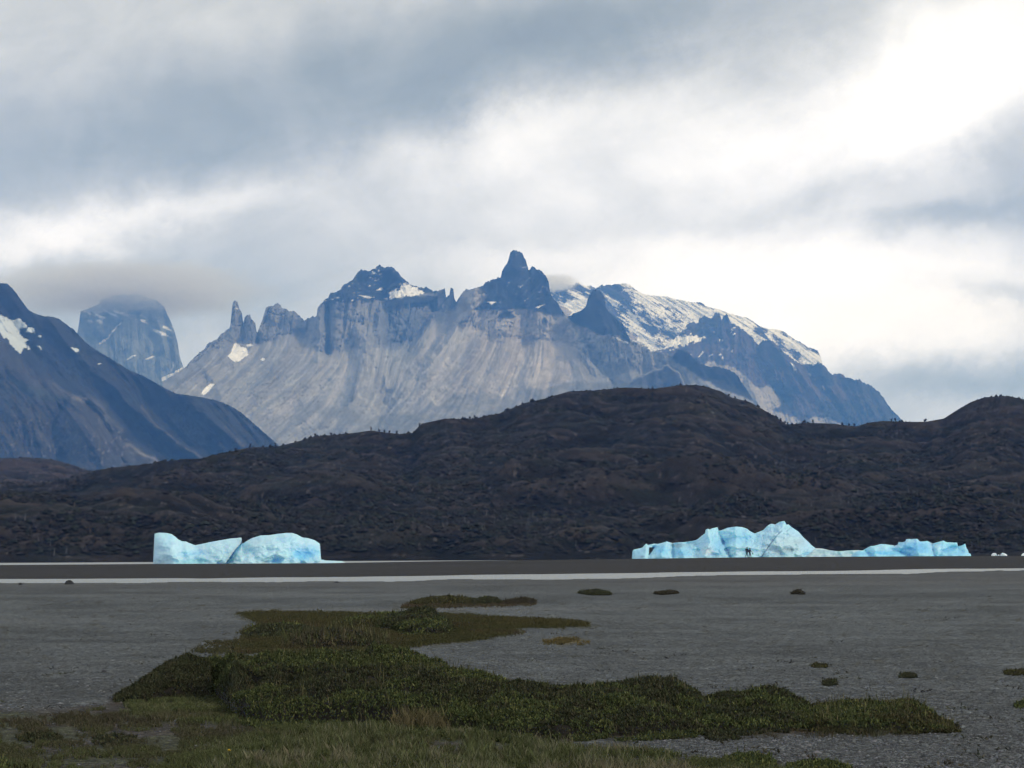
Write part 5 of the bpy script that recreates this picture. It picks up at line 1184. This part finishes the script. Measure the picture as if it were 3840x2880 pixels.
def blades(name, label, regions, kind="stuff"):
    """regions: (polygon in px on the ground, blades per square px, height m, palette, clump threshold)"""
    rg = np.random.default_rng(77); VV, QQ, CC = [], [], []; base = 0
    for poly, dens, h, pal, thr, wmul in regions:
        pg = np.array(poly); x0, y0 = pg.min(0); x1, y1 = pg.max(0)
        n = int((x1 - x0) * (y1 - y0) * dens)
        x = x0 + rg.random(n) * (x1 - x0); y = y0 + rg.random(n) * (y1 - y0)
        x = x + 60 * fbm(x * .02, y * .05, 4, 7); y = y + 16 * fbm(x * .03, y * .06, 4, 17)
        k = in_poly(x + rg.normal(0, 22, n), y + rg.normal(0, 3.2, n), poly) & (fbm(x * .012, y * .03, 4, 9) + .35 * fbm(x * .06, y * .1, 3, 19) > thr - .10 + .20 * rg.random(n))
        x, y = x[k], y[k]; n = len(x); D = ground_dist(x, y); X = (x - 1920) / FOC * D
        z = ground_z(X, D) - .005
        cl = 1 + 1.2 * fbm(X * 1.4, D * 1.4, 4, 33); hh = h * (.5 + .8 * rg.random(n)) * np.clip(cl, .4, 1.6)
        a = rg.random(n) * 6.283; ln = .15 + .45 * rg.random(n)
        wv = (.0024 + .0024 * rg.random(n)) * wmul; b = rg.random(n) * 6.283
        p0 = np.stack([X, D, z], -1); s = np.stack([np.cos(b) * wv, np.sin(b) * wv, 0 * b], -1)
        tip = p0 + np.stack([np.cos(a) * ln * hh, np.sin(a) * ln * hh, hh], -1); mid = p0 + np.stack([np.cos(a) * ln * hh * .3, np.sin(a) * ln * hh * .3, hh * .6], -1)
        v = np.stack([p0 - s, p0 + s, mid + s * .8, tip, mid - s * .8], 1)
        PL = np.array(pal); tint = fbm(X * .8, D * .8, 4, 44)
        idx = np.clip(((tint + .5 + (rg.random(n) - .5) * .55) * len(PL)).astype(int), 0, len(PL) - 1)
        c = PL[idx] * (.7 + .6 * rg.random((n, 1)))
        VV.append(v.reshape(-1, 3)); CC.append(np.repeat(c[:, None], 5, 1).reshape(-1, 3))
        QQ.append((base + np.arange(n) * 5)[:, None] + np.arange(5)[None]); base += n * 5
    o = make_mesh(name, np.concatenate(VV), np.concatenate(QQ), M_LEAF, np.concatenate(CC), smooth_shade=False)
    return tag(o, label, kind=kind)
GP = [(.105, .090, .050), (.080, .080, .034), (.066, .078, .026), (.082, .098, .032), (.100, .112, .042), (.17, .155, .09)]
BP = [(.060, .048, .030), (.075, .060, .036), (.054, .052, .026), (.050, .056, .022), (.100, .085, .052)]
blades("grass", "rough green and straw-coloured grass in front of the thicket", [
    ([(560, 2900), (620, 2850), (900, 2770), (1000, 2735), (1200, 2712), (1500, 2716), (1800, 2745), (2000, 2775), (2200, 2800), (2450, 2818), (2600, 2840), (2750, 2870), (3000, 2890), (3000, 2960), (560, 2960)], .75, .060, GP, -.16, 1.0),
    ([(700, 2910), (1200, 2720), (1900, 2760), (2500, 2830), (2700, 2960), (500, 2960)], .10, .11, GP[3:] + [(.14, .12, .07)], -.05, .9),
    ([(60, 2690), (480, 2640), (900, 2620), (1000, 2700), (900, 2790), (500, 2840), (150, 2870), (-120, 2880), (-120, 2720)], .6, .042, BP + GP[1:4], .07, 1.0),
    ([(440, 2634), (560, 2610), (640, 2560), (760, 2570), (850, 2600), (900, 2690), (760, 2712), (560, 2690)], .8, .06, GP, -.10, 1.0),
    ([(-150, 2960), (-100, 2880), (500, 2800), (950, 2750), (1000, 2960)], .6, .045, BP + GP[1:5], .0, 1.0),
    ([(1470, 2640), (1600, 2650), (1700, 2740), (1480, 2735)], .16, .17, [(.10, .085, .035), (.13, .105, .05), (.08, .065, .03)], -.2, .9),
    ([(2050, 2700), (2600, 2745), (3500, 2735), (3500, 2750), (2600, 2765), (2000, 2765)], .10, .05, BP, -.02, 1.0)])
blades("island_grass", "olive grass covering the middle and far green islands", [
    (MID_ISLE, 2.4, .08, [(.060, .058, .020), (.070, .064, .024), (.050, .055, .018), (.085, .070, .028), (.064, .040, .024)], -.30, 2.6),
    ([(1850, 2330), (2050, 2332), (2215, 2343), (2100, 2350), (1880, 2350)], 1.6, .12, [(.070, .062, .022), (.085, .072, .026), (.055, .055, .02)], -.3, 2.6),
    ([(720, 2440), (800, 2404), (900, 2395), (1000, 2400), (1000, 2440), (850, 2446)], .7, .04, [(.07, .06, .03), (.055, .055, .025)], -.1, 3.5),
    (OCHRE, 1.2, .05, [(.13, .095, .03), (.11, .085, .035), (.08, .07, .03)], -.1, 4),
    (FAR_ISLE, 1.5, .06, [(.06, .055, .025), (.07, .05, .03)], -.3, 7)])

def debris():
    """scraps of dead twigs and tiny tufts strewn over the gravel"""
    rg = np.random.default_rng(55); n = 620
    y = 2200 + 680 * rg.random(n) ** .8; x = -100 + 4100 * rg.random(n)
    k = (fbm(x * .006, y * .02, 4, 5) > -.02) & ~in_poly(x, y, VEG_SOIL) & ~in_poly(x, y, MID_ISLE); x, y = x[k], y[k]
    D = ground_dist(x, y); X = (x - 1920) / FOC * D; V_, C_ = [], []
    rep = (2 + 14 * rg.random(len(x)) ** 3).astype(int); Xr = np.repeat(X, rep); Dr = np.repeat(D, rep); m = len(Xr); sc = np.repeat((D / 25) ** .6, rep)
    Xr = Xr + rg.normal(0, .09, m) * sc; Dr = Dr + rg.normal(0, .22, m) * sc
    p = np.stack([Xr, Dr, ground_z(Xr, Dr)], -1); pal = np.array([(.05, .045, .024), (.04, .045, .02), (.03, .026, .02), (.08, .065, .04), (.025, .022, .02)])
    pc = np.repeat(pal[rg.integers(0, 5, len(x))], rep, 0)
    v, q, col = leaves(p, 3, .035, .010, pc, rg, spread=1.6, up=.35)
    return tag(make_mesh("plant_litter", v, q, M_LEAF, col, smooth_shade=False), "scraps of dry twigs and tiny tufts strewn over the gravel", kind="stuff")
debris()

def pebbles():
    rg = np.random.default_rng(88); n = 90000
    y = 2300 + 620 * rg.random(n) ** .55; x = -200 + 4300 * rg.random(n)
    soil = in_poly(x, y, VEG_SOIL); k = ~soil | (rg.random(n) < .05); k &= ~in_poly(x, y, MID_ISLE)
    x, y = x[k], y[k]; D = ground_dist(x, y); X = (x - 1920) / FOC * D
    p = np.stack([X, D, ground_z(X, D) + .002], -1); n = len(p)
    r = (.006 + .017 * rg.random(n) ** 3) * (1 + 1.3 * (rg.random(n) > .985))
    g = (.04 + .15 * rg.random(n) ** 2)[:, None] * np.array([[1, 1, 1]]) * (1 + .1 * (rg.random((n, 3)) - .5))
    o = blobs_mesh("gravel_stones", p, r, .55, g, 3, M_STONE, jit=.35)
    tag(o, "loose grey pebbles strewn over the near gravel", kind="stuff")
pebbles()

def boulders():
    for (x, y, wpx, hpx, lab, sd_) in ((263, 2184.5, 36, 13, "larger dark boulder at the water's edge on the left", 1), (81, 2188, 15, 7, "smaller dark stone by the water at the far left", 2), (1262, 2179, 18, 5, "small dark rock in the channel left of centre", 4)):
        D = float(ground_dist(x, y)); X = (x - 1920) / FOC * D; sx = wpx / 2 * D / FOC; sz = hpx * D / FOC
        rg = np.random.default_rng(sd_); th = np.linspace(0, np.pi / 2 + .3, 8); ph = np.linspace(0, 2 * np.pi, 16, endpoint=False)
        T, Ph = np.meshgrid(th, ph, indexing="ij"); jr = 1 + .5 * fbm(np.cos(Ph) * 1.5 + 5 + sd_, T * 2 + np.sin(Ph) * 1.5, 3, sd_)
        V = np.stack([sx * np.sin(T) * np.cos(Ph) * jr, sx * .8 * np.sin(T) * np.sin(Ph) * jr, sz * np.cos(T) * (1 + .25 * np.sin(Ph * 2 + T * 3))], -1)
        i = np.arange(8 * 16).reshape(8, 16); j = np.roll(i, -1, 1)
        q = np.stack([i[:-1], j[:-1], j[1:], i[1:]], -1).reshape(-1, 4)
        o = make_mesh("boulder", V.reshape(-1, 3), q, M_STONE, np.zeros((128, 3)) + .03, smooth_shade=False); o.location = (X, D, float(ground_z(X, D)))
        tag(o, lab, "rock")
boulders()

def flower():
    x, y = 877, 2832; D = float(ground_dist(x, y)); X = (x - 1920) / FOC * D; h = .09
    root = empty("dandelion", (X, D - .25, float(ground_z(X, D)))); tag(root, "single yellow dandelion in the grass near the bottom left", "flower")
    skin_obj("stem", [((0, 0, 0), .003), ((.004, 0, h * .6), .003), ((.0, 0, h), .003)], [(0, 1), (1, 2)], M_BOOT, root, 1)
    m, t = new_mat("yellow_petals"); geo = t.n("ShaderNodeNewGeometry"); n = t.noise(geo.outputs["Position"], 200.0, 3); principled(t, t.mix(n, (.75, .45, .02), (.85, .70, .10)), .6, n, .2, .001)
    V, Q = [], []
    for k in range(26):
        a = k * 2.399; tl = .25 + .9 * (k / 26); L = .022
        d = Vector((math.cos(a) * tl, math.sin(a) * tl, 1.15 - .7 * k / 26)).normalized(); s = Vector((-math.sin(a), math.cos(a), 0)) * .004
        b = Vector((0, 0, h)); n0 = len(V); V += [tuple(b - s * .5), tuple(b + s * .5), tuple(b + d * L + s), tuple(b + d * L - s)]; Q.append((n0, n0 + 1, n0 + 2, n0 + 3))
    make_mesh("petals", np.array(V), np.array(Q), m, smooth_shade=False, parent=root)
flower()

# ================================================================== AIR
def haze():
    m, t = new_mat("haze_air")
    out = t.n("ShaderNodeOutputMaterial"); v = t.n("ShaderNodeVolumePrincipled"); t.l(v.outputs[0], out.inputs["Volume"])
    v.inputs["Color"].default_value = (0.155, 0.41, 1.0, 1); v.inputs["Absorption Color"].default_value = (1, 1, 1, 1)
    v.inputs["Density"].default_value = 4.8e-5; v.inputs["Anisotropy"].default_value = 0.0
    x, y0, y1, z0, z1 = 14000.0, -600.0, 24600.0, -5.0, 2950.0
    V = np.array([(a, b, c) for c in (z0, z1) for b in (y0, y1) for a in (-x, x)], float)
    Q = np.array([(0, 2, 3, 1), (4, 5, 7, 6), (0, 1, 5, 4), (2, 6, 7, 3), (0, 4, 6, 2), (1, 3, 7, 5)])
    o = make_mesh("haze", V, Q, m, smooth_shade=False); tag(o, "thin blue haze filling the air towards the mountains", kind="stuff")
haze()

def cloud_bank(name, px, py, Y, rx, ry, rz, dens, label):
    """soft cloud wrapped round a summit: a closed body of thin mist"""
    m, t = new_mat("cloud_mist")
    out = t.n("ShaderNodeOutputMaterial"); v = t.n("ShaderNodeVolumeScatter"); t.l(v.outputs[0], out.inputs["Volume"])
    v.inputs["Color"].default_value = (.90, .95, 1, 1); v.inputs["Anisotropy"].default_value = 0.2
    cc = P(px, py, Y)
    geo = t.n("ShaderNodeNewGeometry")
    sb = t.n("ShaderNodeVectorMath", operation="SUBTRACT"); t.l(geo.outputs["Position"], sb.inputs[0]); sb.inputs[1].default_value = tuple(cc)
    dv = t.n("ShaderNodeVectorMath", operation="DIVIDE"); t.l(sb.outputs[0], dv.inputs[0]); dv.inputs[1].default_value = (rx, ry, rz)
    ln = t.n("ShaderNodeVectorMath", operation="LENGTH"); t.l(dv.outputs[0], ln.inputs[0])
    n = t.noise(dv.outputs[0], 2.6, 4, .6)
    a = t.math("ADD", ln.outputs["Value"], t.math("MULTIPLY", t.math("SUBTRACT", n, .5), .9))
    mr = t.n("ShaderNodeMapRange"); t.l(a, mr.inputs[0])
    mr.inputs[1].default_value = .30; mr.inputs[2].default_value = .95; mr.inputs[3].default_value = dens; mr.inputs[4].default_value = 0
    t.l(mr.outputs[0], v.inputs["Density"])
    c = P(px, py, Y)
    o = ellipsoid(name, (0, 0, 0), (1, 1, 1), m, None, 32, 16)
    o.location = tuple(c); o.scale = (rx, ry, rz)
    return tag(o, label, kind="stuff")
cloud_bank("cloud_bank", 450, 1088, 18050, 1500, 900, 285, .0052, "low grey cloud hiding the top of the rock tower")
cloud_bank("cloud_bank", 2075, 1060, 20200, 300, 400, 90, .008, "wisp of cloud on the snowy ridge beside the central horn")
